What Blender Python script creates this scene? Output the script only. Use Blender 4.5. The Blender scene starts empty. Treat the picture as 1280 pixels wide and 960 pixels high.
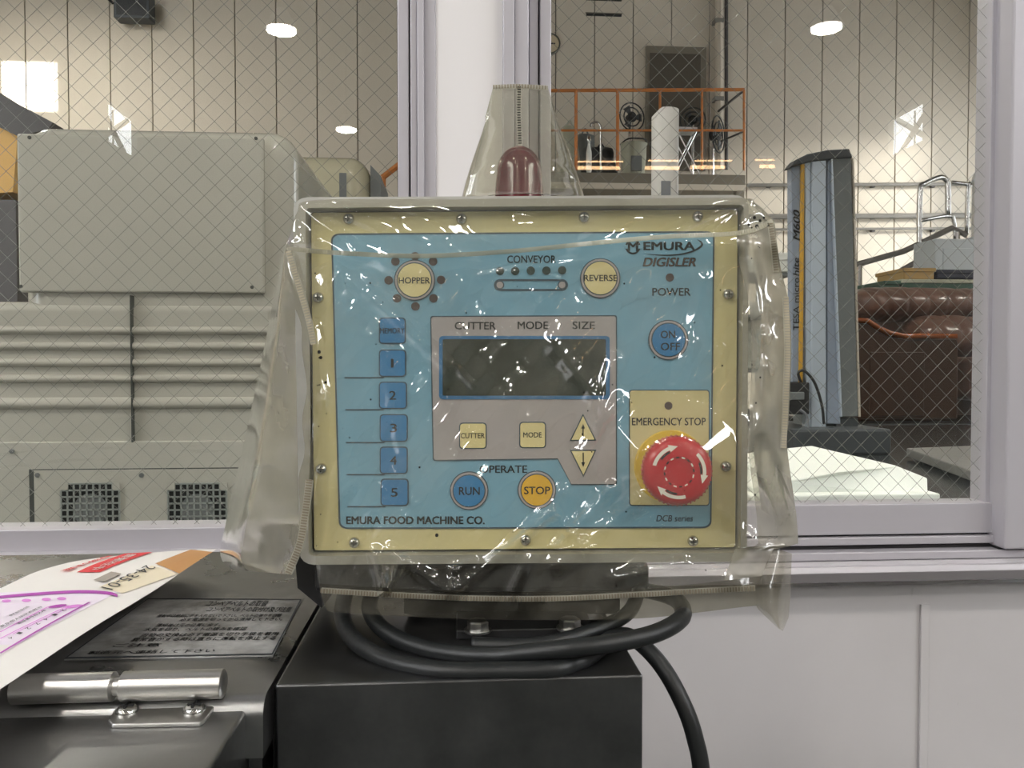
import bpy, math, random
from mathutils import Vector, Matrix
random.seed(7)
C = bpy.context.scene.collection
sc = bpy.context.scene
V = Vector

# ------------------------------------------------------------------ camera
F = 1000.0; CAM = V((0, 0, 1.05)); PITCH = math.radians(1.5); YAW = math.radians(4.0)
cd = bpy.data.cameras.new('camera'); cam = bpy.data.objects.new('camera', cd); C.objects.link(cam)
cd.sensor_width = 36; cd.lens = F / 1280 * 36; cd.clip_start = .02; cd.clip_end = 200
cam.location = CAM; cam.rotation_euler = (math.pi / 2 - PITCH, 0, -YAW)
sc.camera = cam
FH = V((math.sin(YAW), math.cos(YAW), 0)); RT = V((math.cos(YAW), -math.sin(YAW), 0)); UP = V((0, 0, 1))
FW = FH * math.cos(PITCH) - UP * math.sin(PITCH); CU = FH * math.sin(PITCH) + UP * math.cos(PITCH)
def ray(px, py): return FW + RT * ((px - 640) / F) + CU * ((480 - py) / F)
def onY(px, py, y): r = ray(px, py); return CAM + r * (y / r.y)
def onZ(px, py, z): r = ray(px, py); return CAM + r * ((z - CAM.z) / r.z)
def onX(px, py, x): r = ray(px, py); return CAM + r * (x / r.x)
def onD(px, py, d): r = ray(px, py); return CAM + r * (d / r.dot(FH))

# ------------------------------------------------------------------ world, sun, exposure
sc.view_settings.view_transform = 'Standard'; sc.view_settings.look = 'None'
sc.view_settings.gamma = 1; sc.view_settings.use_curve_mapping = False
sc.view_settings.exposure = 0.0
w = bpy.data.worlds.new('sky'); sc.world = w; w.use_nodes = True
bg = w.node_tree.nodes['Background']; bg.inputs[0].default_value = (.93, .96, 1, 1); bg.inputs[1].default_value = 8
def light(name, kind, loc, energy, color=(1, 1, 1), size=1, size_y=None, target=None, spread=None):
    l = bpy.data.lights.new(name, kind); l.energy = energy; l.color = color
    if kind == 'AREA':
        l.size = size
        if size_y: l.shape = 'RECTANGLE'; l.size_y = size_y
        else: l.shape = 'DISK'
        if spread: l.spread = spread
    elif kind == 'SUN': l.angle = size
    else: l.shadow_soft_size = size
    o = bpy.data.objects.new(name, l); C.objects.link(o); o.location = loc
    if target is not None: o.rotation_euler = (V(target) - V(loc)).to_track_quat('-Z', 'Y').to_euler()
    return o
light('sun', 'SUN', (0, -5, 30), 26, (1, .97, .92), math.radians(.5), target=(0, 25, 0))
# daylight coming in through the big openings of the far hall
light('hall_door_daylight', 'AREA', (17, 7.5, 6.7), 2600, (1, .97, .92), 1.6, 1.6, target=(5, 12.5, 3))
# unseen area lights added to fill the near hall from both sides
light('left_added_fill', 'AREA', (-6.55, -5, 5.3), 450, (.97, .985, 1), 7, 1.3, target=(0, -5, 2.3))
light('right_added_fill', 'AREA', (8.55, -5, 5.3), 450, (.97, .985, 1), 7, 1.3, target=(2, -5, 2.3))

# ------------------------------------------------------------------ materials
MATS = {}
def srgb(r, g, b):
    f = lambda c: (c / 255 / 12.92) if c / 255 <= .04045 else ((c / 255 + .055) / 1.055) ** 2.4
    return (f(r), f(g), f(b), 1)
def mat(name, col, rough=.5, metal=0, noise=0, nscale=20, bump=0, bscale=60, emit=None, estr=0, stretch=None, spec=.5, col2=None, rvar=0, coat=0):
    if name in MATS: return MATS[name]
    m = bpy.data.materials.new(name); m.use_nodes = True; nt = m.node_tree; N = nt.nodes; L = nt.links
    p = N['Principled BSDF']; p.inputs['Base Color'].default_value = col
    p.inputs['Roughness'].default_value = rough; p.inputs['Metallic'].default_value = metal
    p.inputs['Specular IOR Level'].default_value = spec
    if coat: p.inputs['Coat Weight'].default_value = coat
    if emit: p.inputs['Emission Color'].default_value = emit; p.inputs['Emission Strength'].default_value = estr
    tc = N.new('ShaderNodeTexCoord'); mp = N.new('ShaderNodeMapping'); L.new(tc.outputs['Object'], mp.inputs[0])
    if stretch: mp.inputs['Scale'].default_value = stretch
    if noise or rvar:
        n = N.new('ShaderNodeTexNoise'); n.inputs['Scale'].default_value = nscale; n.inputs['Detail'].default_value = 6; n.inputs['Roughness'].default_value = .65
        L.new(mp.outputs[0], n.inputs['Vector'])
    if noise:
        r = N.new('ShaderNodeValToRGB'); r.color_ramp.elements[0].position = .35; r.color_ramp.elements[1].position = .68
        c2 = col2 or tuple([c * (1 - noise) for c in col[:3]] + [1])
        r.color_ramp.elements[0].color = c2; r.color_ramp.elements[1].color = col
        L.new(n.outputs['Fac'], r.inputs[0]); L.new(r.outputs[0], p.inputs['Base Color'])
    if rvar:
        mr = N.new('ShaderNodeMapRange'); mr.inputs['From Min'].default_value = .3; mr.inputs['From Max'].default_value = .7
        mr.inputs['To Min'].default_value = max(.02, rough - rvar); mr.inputs['To Max'].default_value = rough + rvar
        L.new(n.outputs['Fac'], mr.inputs[0]); L.new(mr.outputs[0], p.inputs['Roughness'])
    if bump:
        b = N.new('ShaderNodeTexNoise'); b.inputs['Scale'].default_value = bscale; b.inputs['Detail'].default_value = 4
        bm = N.new('ShaderNodeBump'); bm.inputs['Strength'].default_value = bump; bm.inputs['Distance'].default_value = .01
        L.new(mp.outputs[0], b.inputs['Vector']); L.new(b.outputs['Fac'], bm.inputs['Height']); L.new(bm.outputs[0], p.inputs['Normal'])
    MATS[name] = m; return m
def clear_mat(name, tint, rough, haze, hazecol, ior=1.5, gain=1.0, bump=0, bscale=40, hvar=0):
    """thin see-through sheet: transmitted light, mirror reflection by Fresnel, and a little milky scatter"""
    m = bpy.data.materials.new(name); m.use_nodes = True; nt = m.node_tree; N = nt.nodes; L = nt.links
    N.remove(N['Principled BSDF']); out = N['Material Output']
    geo = N.new('ShaderNodeNewGeometry'); mad = N.new('ShaderNodeMath'); mad.operation = 'MULTIPLY_ADD'
    mad.inputs[1].default_value = 1 / ior - ior; mad.inputs[2].default_value = ior; L.new(geo.outputs['Backfacing'], mad.inputs[0])
    fr = N.new('ShaderNodeFresnel'); L.new(mad.outputs[0], fr.inputs['IOR'])
    g = N.new('ShaderNodeMath'); g.operation = 'MULTIPLY'; g.use_clamp = True; g.inputs[1].default_value = gain; L.new(fr.outputs[0], g.inputs[0])
    tr = N.new('ShaderNodeBsdfTransparent'); tr.inputs[0].default_value = tint
    gl = N.new('ShaderNodeBsdfGlossy'); gl.inputs['Roughness'].default_value = rough; gl.inputs[0].default_value = (1, 1, 1, 1)
    last = tr
    if haze:
        di = N.new('ShaderNodeBsdfDiffuse'); di.inputs[0].default_value = hazecol
        tl = N.new('ShaderNodeBsdfTranslucent'); tl.inputs[0].default_value = hazecol
        m1 = N.new('ShaderNodeMixShader'); m1.inputs[0].default_value = .4; L.new(di.outputs[0], m1.inputs[1]); L.new(tl.outputs[0], m1.inputs[2])
        m2 = N.new('ShaderNodeMixShader'); m2.inputs[0].default_value = haze; L.new(tr.outputs[0], m2.inputs[1]); L.new(m1.outputs[0], m2.inputs[2])
        if hvar:
            tc0 = N.new('ShaderNodeTexCoord'); nz = N.new('ShaderNodeTexNoise'); nz.inputs['Scale'].default_value = 22; nz.inputs['Detail'].default_value = 5
            L.new(tc0.outputs['Object'], nz.inputs['Vector']); mr = N.new('ShaderNodeMapRange')
            mr.inputs['From Min'].default_value = .35; mr.inputs['From Max'].default_value = .7
            mr.inputs['To Min'].default_value = max(0, haze - hvar); mr.inputs['To Max'].default_value = haze + hvar
            L.new(nz.outputs['Fac'], mr.inputs[0]); L.new(mr.outputs[0], m2.inputs[0])
        last = m2
    mx = N.new('ShaderNodeMixShader'); L.new(g.outputs[0], mx.inputs[0]); L.new(last.outputs[0], mx.inputs[1]); L.new(gl.outputs[0], mx.inputs[2])
    if bump:
        tc = N.new('ShaderNodeTexCoord'); b = N.new('ShaderNodeTexNoise'); b.inputs['Scale'].default_value = bscale; b.inputs['Detail'].default_value = 3
        bm = N.new('ShaderNodeBump'); bm.inputs['Strength'].default_value = bump; bm.inputs['Distance'].default_value = .004
        L.new(tc.outputs['Object'], b.inputs['Vector']); L.new(b.outputs['Fac'], bm.inputs['Height'])
        L.new(bm.outputs[0], gl.inputs['Normal']); L.new(bm.outputs[0], fr.inputs['Normal'])
    L.new(mx.outputs[0], out.inputs['Surface']); MATS[name] = m; return m

M = {}
M['post'] = mat('white_post_panel', srgb(226, 222, 222), .5)
M['wall'] = mat('white_wall_panel', srgb(204, 200, 202), .45, noise=.05, nscale=3, bump=.02, bscale=30)
def scuff(m, col):
    nt = m.node_tree; N = nt.nodes; L = nt.links; p = N['Principled BSDF']; src = p.inputs['Base Color'].links[0].from_socket
    tc = N.new('ShaderNodeTexCoord'); mp = N.new('ShaderNodeMapping'); mp.inputs['Scale'].default_value = (1, 1, .45); L.new(tc.outputs['Object'], mp.inputs[0])
    n = N.new('ShaderNodeTexNoise'); n.inputs['Scale'].default_value = 34; n.inputs['Detail'].default_value = 3; L.new(mp.outputs[0], n.inputs['Vector'])
    r = N.new('ShaderNodeValToRGB'); r.color_ramp.elements[0].position = .70; r.color_ramp.elements[1].position = .77
    r.color_ramp.elements[0].color = (0, 0, 0, 1); r.color_ramp.elements[1].color = (.55, .55, .55, 1); L.new(n.outputs['Fac'], r.inputs[0])
    mx = N.new('ShaderNodeMix'); mx.data_type = 'RGBA'; mx.inputs['B'].default_value = col; L.new(r.outputs[0], mx.inputs['Factor']); L.new(src, mx.inputs['A']); L.new(mx.outputs['Result'], p.inputs['Base Color'])
scuff(M['wall'], srgb(96, 94, 94))
M['batten'] = mat('batten', srgb(200, 198, 200), .5)
M['alu'] = mat('aluminium_frame', srgb(182, 178, 184), .42, metal=.12, noise=.05, nscale=6, stretch=(1, 1, .2))
M['alu_dark'] = mat('aluminium_groove', srgb(60, 58, 60), .6, metal=.2)
M['alu_skirt'] = mat('aluminium_skirt', srgb(122, 118, 120), .5, metal=.2)
M['gasket'] = mat('rubber_gasket', srgb(40, 40, 42), .7)
M['hallwall'] = mat('hall_siding', srgb(208, 197, 180), .6, noise=.06, nscale=1.2)
M['hallgap'] = mat('siding_joint', srgb(70, 66, 60), .8)
M['nearhall'] = mat('near_hall_wall', srgb(150, 148, 142), .8, noise=.1, nscale=1)
M['nearceil'] = mat('near_hall_ceiling', srgb(135, 133, 128), .9)
M['floor'] = mat('painted_floor', srgb(84, 88, 84), .5, noise=.2, nscale=2)
M['steel'] = mat('stainless', (.36, .36, .36, 1), .32, metal=1, noise=.25, nscale=9, rvar=.1, bump=.03, bscale=90)
M['steel_dark'] = mat('stainless_dull', (.20, .20, .205, 1), .36, metal=1, noise=.4, nscale=11, rvar=.1)
M['steel_bright'] = mat('stainless_bright', (.60, .59, .57, 1), .3, metal=1, noise=.06, nscale=25)
M['lip'] = mat('tray_lip', (.5, .49, .45, 1), .4, metal=.6, noise=.15, nscale=30)
M['yellow'] = mat('cream_yellow_plate', srgb(212, 201, 152), .45, noise=.06, nscale=12)
M['blue'] = mat('sky_blue_overlay', srgb(124, 172, 200), .38, noise=.04, nscale=14)
M['bluebtn'] = mat('blue_key', srgb(54, 128, 186), .35)
M['cream'] = mat('cream_key', srgb(228, 214, 160), .4)
M['amber'] = mat('amber_key', srgb(232, 182, 40), .4)
M['greyarea'] = mat('grey_field', srgb(172, 166, 170), .4)
M['ink'] = mat('black_ink', srgb(26, 32, 40), .5)
M['inkline'] = mat('ink_outline', srgb(62, 80, 96), .5)
M['brownink'] = mat('brown_ink', srgb(120, 104, 100), .5)
M['lcd'] = mat('lcd_glass', srgb(38, 48, 40), .18, noise=.2, nscale=20)
M['lcdedge'] = mat('lcd_edge', srgb(44, 110, 164), .4)
M['led'] = mat('unlit_led', srgb(70, 56, 58), .3)
M['led2'] = mat('unlit_green_led', srgb(44, 60, 58), .3)
M['screw'] = mat('screw_steel', (.5, .49, .47, 1), .22, metal=1)
M['red'] = mat('red_plastic', srgb(190, 40, 54), .32, coat=.3)
M['redlamp'] = mat('dark_red_lens', srgb(104, 8, 34), .22, noise=.3, nscale=30, coat=.4)
M['white'] = mat('white_print', srgb(236, 232, 226), .5)
M['yring'] = mat('yellow_ring', srgb(224, 190, 60), .4)
M['rubber'] = mat('black_cable_rubber', srgb(25, 27, 28), .45, noise=.25, nscale=30, bump=.05, bscale=200)
M['black'] = mat('black_paint', srgb(26, 26, 28), .5)
M['blackmat'] = mat('black_matt', srgb(16, 16, 17), .8)
M['paper'] = mat('white_paper', srgb(240, 236, 232), .7, noise=.03, nscale=20)
M['paper2'] = mat('cream_sticker', srgb(238, 226, 200), .7)
M['tape'] = mat('brown_parcel_tape', srgb(206, 152, 96), .4)
M['redink'] = mat('red_ink', srgb(222, 62, 66), .6)
M['purple'] = mat('purple_ink', srgb(178, 70, 176), .6)
M['pink'] = mat('pink_ink', srgb(226, 140, 222), .6)
M['waybill'] = mat('waybill_paper', srgb(244, 232, 246), .6)
M['greyink'] = mat('grey_ink', srgb(168, 160, 150), .7)
M['press'] = mat('grey_green_enamel', srgb(193, 191, 180), .22, noise=.04, nscale=3, coat=.35)
M['press2'] = mat('pale_enamel', srgb(196, 190, 164), .25, coat=.3)
M['pressdark'] = mat('vent_dark', srgb(26, 30, 30), .7)
M['seamline'] = mat('seam_line', srgb(70, 74, 70), .7)
M['grille'] = mat('grille_wire', srgb(170, 176, 172), .4, metal=.4)
M['orange'] = mat('orange_rail_paint', srgb(214, 132, 62), .5, noise=.3, nscale=5)
M['door'] = mat('brown_door', srgb(76, 69, 58), .6)
M['doorframe'] = mat('door_frame', srgb(120, 112, 98), .6)
M['leather'] = mat('brown_leather', srgb(118, 88, 76), .3, noise=.3, nscale=6, bump=.15, bscale=14)
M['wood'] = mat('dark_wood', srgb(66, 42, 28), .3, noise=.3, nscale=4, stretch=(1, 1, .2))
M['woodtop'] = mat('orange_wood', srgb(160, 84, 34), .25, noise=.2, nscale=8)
M['gaugeblue'] = mat('gauge_body', srgb(192, 202, 214), .4, metal=.2)
M['gaugeface'] = mat('gauge_face', srgb(150, 160, 176), .45)
M['gaugedark'] = mat('gauge_dark_grey', srgb(112, 116, 116), .5)
M['gaugecap'] = mat('gauge_cap', srgb(58, 62, 66), .5)
M['yellowtape'] = mat('yellow_steel_rule', srgb(214, 164, 52), .4)
M['granite'] = mat('black_granite', srgb(44, 46, 48), .25, noise=.3, nscale=60)
M['granite2'] = mat('grey_granite_plate', srgb(130, 128, 124), .35, noise=.2, nscale=60)
M['foam'] = mat('white_foam', srgb(244, 246, 240), .8, bump=.1, bscale=60)
M['whitepost'] = mat('white_post', srgb(214, 212, 208), .4)
M['pipe'] = mat('grey_pipe', srgb(128, 124, 118), .5, metal=.2)
M['chrome'] = mat('chrome_tube', (.7, .7, .7, 1), .2, metal=1)
M['palebox'] = mat('pale_blue_grey', srgb(200, 206, 210), .5)
M['greybox'] = mat('grey_sign', srgb(128, 130, 136), .6)
M['green'] = mat('dark_green', srgb(54, 84, 70), .5)
M['navy'] = mat('navy', srgb(32, 36, 56), .5)
M['ochre'] = mat('ochre_card', srgb(178, 146, 92), .7)
M['yellowmachine'] = mat('yellow_machine', srgb(214, 166, 84), .5)
M['brownbeam'] = mat('dark_beam', srgb(70, 66, 66), .5)
M['bucket'] = mat('pale_bucket', srgb(176, 176, 156), .5)
M['clock'] = mat('clock_face', srgb(206, 190, 160), .5)
M['clockrim'] = mat('clock_rim', srgb(70, 72, 62), .4)
M['lampglow'] = mat('lamp_glow', (1, 1, 1, 1), .5, emit=(1, .96, .88, 1), estr=28)
M['warmglow'] = mat('warm_tube', (1, .8, .6, 1), .5, emit=(1, .62, .32, 1), estr=13)
M['reflector'] = mat('lamp_reflector', srgb(190, 190, 190), .4, metal=.5)
M['brace'] = mat('steel_brace', srgb(60, 60, 60), .6)
M['hem'] = mat('stitch_thread', srgb(122, 112, 96), .7)
M['thread_pale'] = mat('pale_thread', srgb(176, 166, 146), .7)
M['dirt'] = mat('dirt_speck', srgb(22, 20, 18), .8)
M['wire'] = mat('mesh_wire', srgb(128, 128, 122), .45, metal=.3)
M['glass'] = clear_mat('window_glass', (.97, .98, .97, 1), .0, 0, (1, 1, 1, 1), 1.5)
M['vinyl'] = clear_mat('clear_vinyl', (.93, .92, .86, 1), .06, .11, (.66, .63, .53, 1), 1.52, 2.0, bump=.16, bscale=20, hvar=.06)
M['vinyl_s'] = clear_mat('sleeve_vinyl', (.86, .85, .76, 1), .06, .13, (.60, .59, .52, 1), 1.52, 2.0, bump=.30, bscale=32, hvar=.05)
M['vinyl2'] = clear_mat('hazy_vinyl', (.80, .78, .68, 1), .09, .56, (.46, .435, .36, 1), 1.52, 1.8, bump=.14, bscale=18, hvar=.10)
M['vinyl_m'] = clear_mat('cloudy_vinyl', (.84, .82, .73, 1), .08, .46, (.50, .475, .40, 1), 1.52, 2.0, bump=.22, bscale=24, hvar=.12)
M['vinyl3'] = clear_mat('grimy_vinyl', (.74, .72, .62, 1), .14, .26, (.26, .24, .19, 1), 1.5, 1.0, bump=.3, bscale=60, hvar=.16)
M['tape_clear'] = clear_mat('seam_tape', (.9, .88, .8, 1), .15, .5, (.74, .72, .62, 1), 1.5, 1.2, bump=.3, bscale=120)

# ------------------------------------------------------------------ mesh helpers
class MB:
    def __init__(s): s.v = []; s.f = []
    def add(s, vs, fs):
        b = len(s.v); s.v += [tuple(v) for v in vs]; s.f += [tuple(i + b for i in f) for f in fs]; return s
    def box(s, a, b):
        x0, y0, z0 = a; x1, y1, z1 = b
        return s.add([(x0,y0,z0),(x1,y0,z0),(x1,y1,z0),(x0,y1,z0),(x0,y0,z1),(x1,y0,z1),(x1,y1,z1),(x0,y1,z1)],
                     [(0,3,2,1),(4,5,6,7),(0,1,5,4),(1,2,6,5),(2,3,7,6),(3,0,4,7)])
    def prism(s, poly, ext):
        """poly: list of 3-D points; ext: vector to the other side"""
        n = len(poly); ext = V(ext); A = [V(p) for p in poly]; B = [p + ext for p in A]
        nrm = V((0, 0, 0))
        for i in range(n): nrm += A[i].cross(A[(i + 1) % n])
        if nrm.dot(ext) > 0: A.reverse(); B.reverse()
        return s.add(A + B, [tuple(range(n)), tuple(range(2 * n - 1, n - 1, -1))] + [(i, i + n, (i + 1) % n + n, (i + 1) % n) for i in range(n)])
    def tube(s, pts, r, seg=8, smooth_n=0, close=False, cap=True):
        P = [V(p) for p in pts]
        if smooth_n: P = spline(P, smooth_n)
        n = len(P); ring = []; prev = None
        for i in range(n):
            t = (P[min(i + 1, n - 1)] - P[max(i - 1, 0)]).normalized()
            if prev is None: a = t.orthogonal().normalized()
            else: a = (prev - t * prev.dot(t)).normalized()
            prev = a; b = t.cross(a); rr = r[i] if isinstance(r, (list, tuple)) else r
            ring.append([P[i] + (a * math.cos(k * 2 * math.pi / seg) + b * math.sin(k * 2 * math.pi / seg)) * rr for k in range(seg)])
        vs = [v for rg in ring for v in rg]; fs = []
        for i in range(n - 1):
            for k in range(seg):
                k2 = (k + 1) % seg; fs.append((i*seg+k, i*seg+k2, (i+1)*seg+k2, (i+1)*seg+k))
        if cap: fs += [tuple(range(seg - 1, -1, -1)), tuple((n - 1) * seg + k for k in range(seg))]
        return s.add(vs, fs)
    def lathe(s, prof, o, ax, seg=24):
        """prof: (radius, height) along axis ax from o"""
        ax = V(ax).normalized(); a = ax.orthogonal().normalized(); b = ax.cross(a); o = V(o); vs = []; fs = []
        for r, h in prof:
            for k in range(seg):
                t = k * 2 * math.pi / seg; vs.append(o + ax * h + (a * math.cos(t) + b * math.sin(t)) * max(r, 1e-5))
        for i in range(len(prof) - 1):
            for k in range(seg):
                k2 = (k + 1) % seg; fs.append((i*seg+k, i*seg+k2, (i+1)*seg+k2, (i+1)*seg+k))
        fs += [tuple(range(seg - 1, -1, -1)), tuple((len(prof) - 1) * seg + k for k in range(seg))]
        return s.add(vs, fs)
    def grid(s, rows):
        n = len(rows); m = len(rows[0]); vs = [p for r in rows for p in r]
        return s.add(vs, [(i*m+j, (i+1)*m+j, (i+1)*m+j+1, i*m+j+1) for i in range(n - 1) for j in range(m - 1)])
    def build(s, name, m, parent=None, smooth=False, bevel=0, seg=2, **tags):
        me = bpy.data.meshes.new(name); me.from_pydata(s.v, [], s.f); me.update()
        o = bpy.data.objects.new(name, me); C.objects.link(o); me.materials.append(M[m])
        if smooth:
            for p in me.polygons: p.use_smooth = True
            if smooth != 'all':
                md = o.modifiers.new('es', 'EDGE_SPLIT'); md.split_angle = math.radians(40)
        if bevel:
            b = o.modifiers.new('bevel', 'BEVEL'); b.width = bevel; b.segments = seg; b.limit_method = 'ANGLE'; b.angle_limit = math.radians(40)
            if seg > 2:
                for p in me.polygons: p.use_smooth = True
                b.harden_normals = False
                ws = o.modifiers.new('wn', 'WEIGHTED_NORMAL'); ws.keep_sharp = True
        if parent: o.parent = parent
        for k, v in tags.items(): o[k] = v
        return o
def spline(P, n):
    P = [V(p) for p in P]; out = []
    Q = [P[0] * 2 - P[1]] + P + [P[-1] * 2 - P[-2]]
    for i in range(1, len(Q) - 2):
        for k in range(n):
            t = k / n; a, b, c, d = Q[i-1], Q[i], Q[i+1], Q[i+2]
            out.append(.5 * ((2*b) + (c - a)*t + (2*a - 5*b + 4*c - d)*t*t + (3*b - a - 3*c + d)*t**3))
    out.append(P[-1]); return out
def spline2(pts, n):
    return [(p.x, p.y) for p in spline([V((a, b, 0)) for a, b in pts], n)]
def thing(name, label, cat, loc=(0, 0, 0), group=None):
    o = bpy.data.objects.new(name, None); C.objects.link(o); o.empty_display_size = .05
    o['label'] = label; o['category'] = cat
    if group: o['group'] = group
    return o
def tag(o, label, cat, group=None):
    o['label'] = label; o['category'] = cat
    if group: o['group'] = group
    return o
_txt = {}
def text_verts(s, bold=.0, shear=0, outline=False):
    key = (s, bold, shear)
    if key not in _txt:
        c = bpy.data.curves.new('t', 'FONT'); c.body = s; c.shear = shear; c.resolution_u = 3
        o = bpy.data.objects.new('t', c); C.objects.link(o)
        dg = bpy.context.evaluated_depsgraph_get(); dg.update()
        me = bpy.data.meshes.new_from_object(o.evaluated_get(dg))
        vs = [v.co.copy() for v in me.vertices]; fs = [tuple(p.vertices) for p in me.polygons]
        bpy.data.objects.remove(o); bpy.data.curves.remove(c); bpy.data.meshes.remove(me)
        if bold > 0:                                    # heavier strokes: the outline repeated a hair's breadth apart
            n_ = len(vs); V0, F0 = list(vs), list(fs); vs, fs = [], []
            for k_, (dx, dy) in enumerate(((-1, -.6), (1, -.6), (-1, .6), (1, .6))):
                vs += [v + V((dx * bold, dy * bold, 0)) for v in V0]; fs += [tuple(q + k_ * n_ for q in f_) for f_ in F0]
        x0 = min(v.x for v in vs); x1 = max(v.x for v in vs); y0 = min(v.y for v in vs); y1 = max(v.y for v in vs)
        _txt[key] = ([((v.x - x0) / (x1 - x0), (v.y - y0) / max(1e-6, y1 - y0)) for v in vs], fs)
    return _txt[key]
def text_on(s, o, u, v, m, parent, name='lettering', bold=.02, shear=0, label=None):
    """lettering with lower-left corner o, width vector u, height vector v"""
    uv, fs = text_verts(s, bold, shear); o, u, v = V(o), V(u), V(v)
    mb = MB().add([o + u * a + v * b for a, b in uv], fs)
    ob = mb.build(name, m, parent)
    if label: ob['label'] = label
    return ob

# ================================================================== SETTING
FLOOR = 0.0; YW = 1.0                                  # face of the window wall
def struct(o): o['kind'] = 'structure'; return o
struct(MB().box((-12, -24, -.1), (12, 14, 0)).build('floor', 'floor'))
# window wall: built round the two window openings (left one open to the left)
def pxX(px, py=470, y=YW): return onY(px, py, y).x
def pxZ(py, px=640, y=YW): return onY(px, py, y).z
xL0, xL1 = -2.6, pxX(541, 120)
xR0, xR1 = pxX(629, 60), 2.2
zS = pxZ(727, 1130); zTop = 2.2; TH = .10
wf = MB()
wf.box((-7, YW, 0), (9, YW + TH, zS - .004))
wf.box((-7, YW, zTop), (9, YW + TH, 9))
wf.box((-7, YW, zS - .004), (xL0, YW + TH, zTop)); wf.box((xR1, YW, zS - .004), (9, YW + TH, zTop))
wf.box((xL1, YW, zS - .004), (xR0, YW + TH, zTop))
wall_f = struct(wf.build('wall_front', 'wall'))
MB().box((xL1, YW - .003, zS), (xR0, YW, zTop)).build('post_panel', 'post', wall_f)
# vertical joint batten under the right window
a = pxX(1149, 800); b = pxX(1160, 800)
MB().box((a, YW - .004, .02), (b, YW, zS - .03)).build('batten', 'wall', wall_f, bevel=.001)
a = pxX(700, 800) - .25
MB().box((a, YW - .004, .02), (a + .011, YW, zS - .03)).build('batten', 'wall', wall_f, bevel=.001)

def vbar(px0, px1, pyref, y0, y1, z0, z1, m, parent, name, bevel=.0012):
    """upright bar: px0..px1 measured at row pyref on plane y0 (front face)"""
    return MB().box((onY(px0, pyref, y0).x, y0, z0), (onY(px1, pyref, y0).x, y1, z1)).build(name, m, parent, bevel=bevel)
def hbar(py0, py1, pxref, y0, y1, x0, x1, m, parent, name, bevel=.0012):
    return MB().box((x0, y0, onY(pxref, py1, y0).z), (x1, y1, onY(pxref, py0, y0).z)).build(name, m, parent, bevel=bevel)
def wire_mesh(x0, x1, z0, z1, y, parent, pitch=.0262, wdt=.00028):
    mb = MB(); h = pitch * 1.0
    def seg(p, q):
        d = V((q[0] - p[0], 0, q[1] - p[1])).normalized(); n = V((-d.z, 0, d.x)) * wdt
        P, Q = V((p[0], y, p[1])), V((q[0], y, q[1])); k = V((0, wdt, 0))
        mb.add([P + n, P - k, P - n, Q + n, Q - k, Q - n], [(0, 1, 4, 3), (1, 2, 5, 4), (2, 0, 3, 5)])
    s = 1.0
    for sg in (1, -1):
        k = -200
        while k < 260:
            # line: z = z0 + sg*s*(x - (x0 + k*h))
            c = x0 + k * h
            xa, xb = x0, x1
            za, zb = z0 + sg * s * (xa - c), z0 + sg * s * (xb - c)
            pts = []
            lo, hi = x0, x1
            for zz in (z0, z1):
                xx = c + sg * (zz - z0) / s
                if sg > 0: lo = max(lo, xx) if zz == z0 else lo; hi = min(hi, xx) if zz == z1 else hi
                else: hi = min(hi, xx) if zz == z0 else hi; lo = max(lo, xx) if zz == z1 else lo
            if hi - lo > .004: seg((lo, z0 + sg * s * (lo - c)), (hi, z0 + sg * s * (hi - c)))
            k += 1
    o = mb.build('wire_mesh', 'wire', parent); o['kind'] = 'stuff'
    return o
# ---- left window
def window(name):
    o = bpy.data.objects.new(name, None); C.objects.link(o); o['kind'] = 'structure'; return o
w1 = window('window_1')
yg1 = YW + .020
zb1 = onY(140, 661, YW).z
vbar(497, 511, 120, YW - .004, YW + .05, zb1 - .05, zTop, 'alu', w1, 'sash_stile')
vbar(511, 513, 120, YW + .006, YW + .05, zb1 - .05, zTop, 'alu_dark', w1, 'groove')
vbar(513, 521.5, 120, YW - .008, YW + .05, zb1 - .05, zTop, 'alu', w1, 'sash_stile')
vbar(521.5, 530, 120, YW - .014, YW + .05, zb1 - .05, zTop, 'alu', w1, 'jamb')
vbar(530, 545, 120, YW - .006, YW + .05, zb1 - .05, zTop, 'alu', w1, 'jamb')
vbar(545, 550, 120, YW - .002, YW + .0, zb1 - .05, zTop, 'gasket', w1, 'sealant') if False else None
hbar(661, 691, 140, YW, YW + .05, xL0, onY(497, 660, YW).x, 'alu', w1, 'bottom_rail')
hbar(692, 716, 140, YW - .02, YW + .1, xL0, xL1, 'alu', w1, 'sill')
MB().box((xL0, YW - .004, zTop - .05), (xL1, YW + .05, zTop)).build('head_rail', 'alu', w1)
gx0, gx1, gz0, gz1 = xL0, onY(500, 120, yg1).x, zb1 - .01, zTop - .03
MB().box((gx0, yg1, gz0), (gx1, yg1 + .006, gz1)).build('pane', 'glass', w1)
wire_mesh(gx0 + .9, gx1 - .002, gz0, gz1, yg1 + .003, w1)
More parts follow.
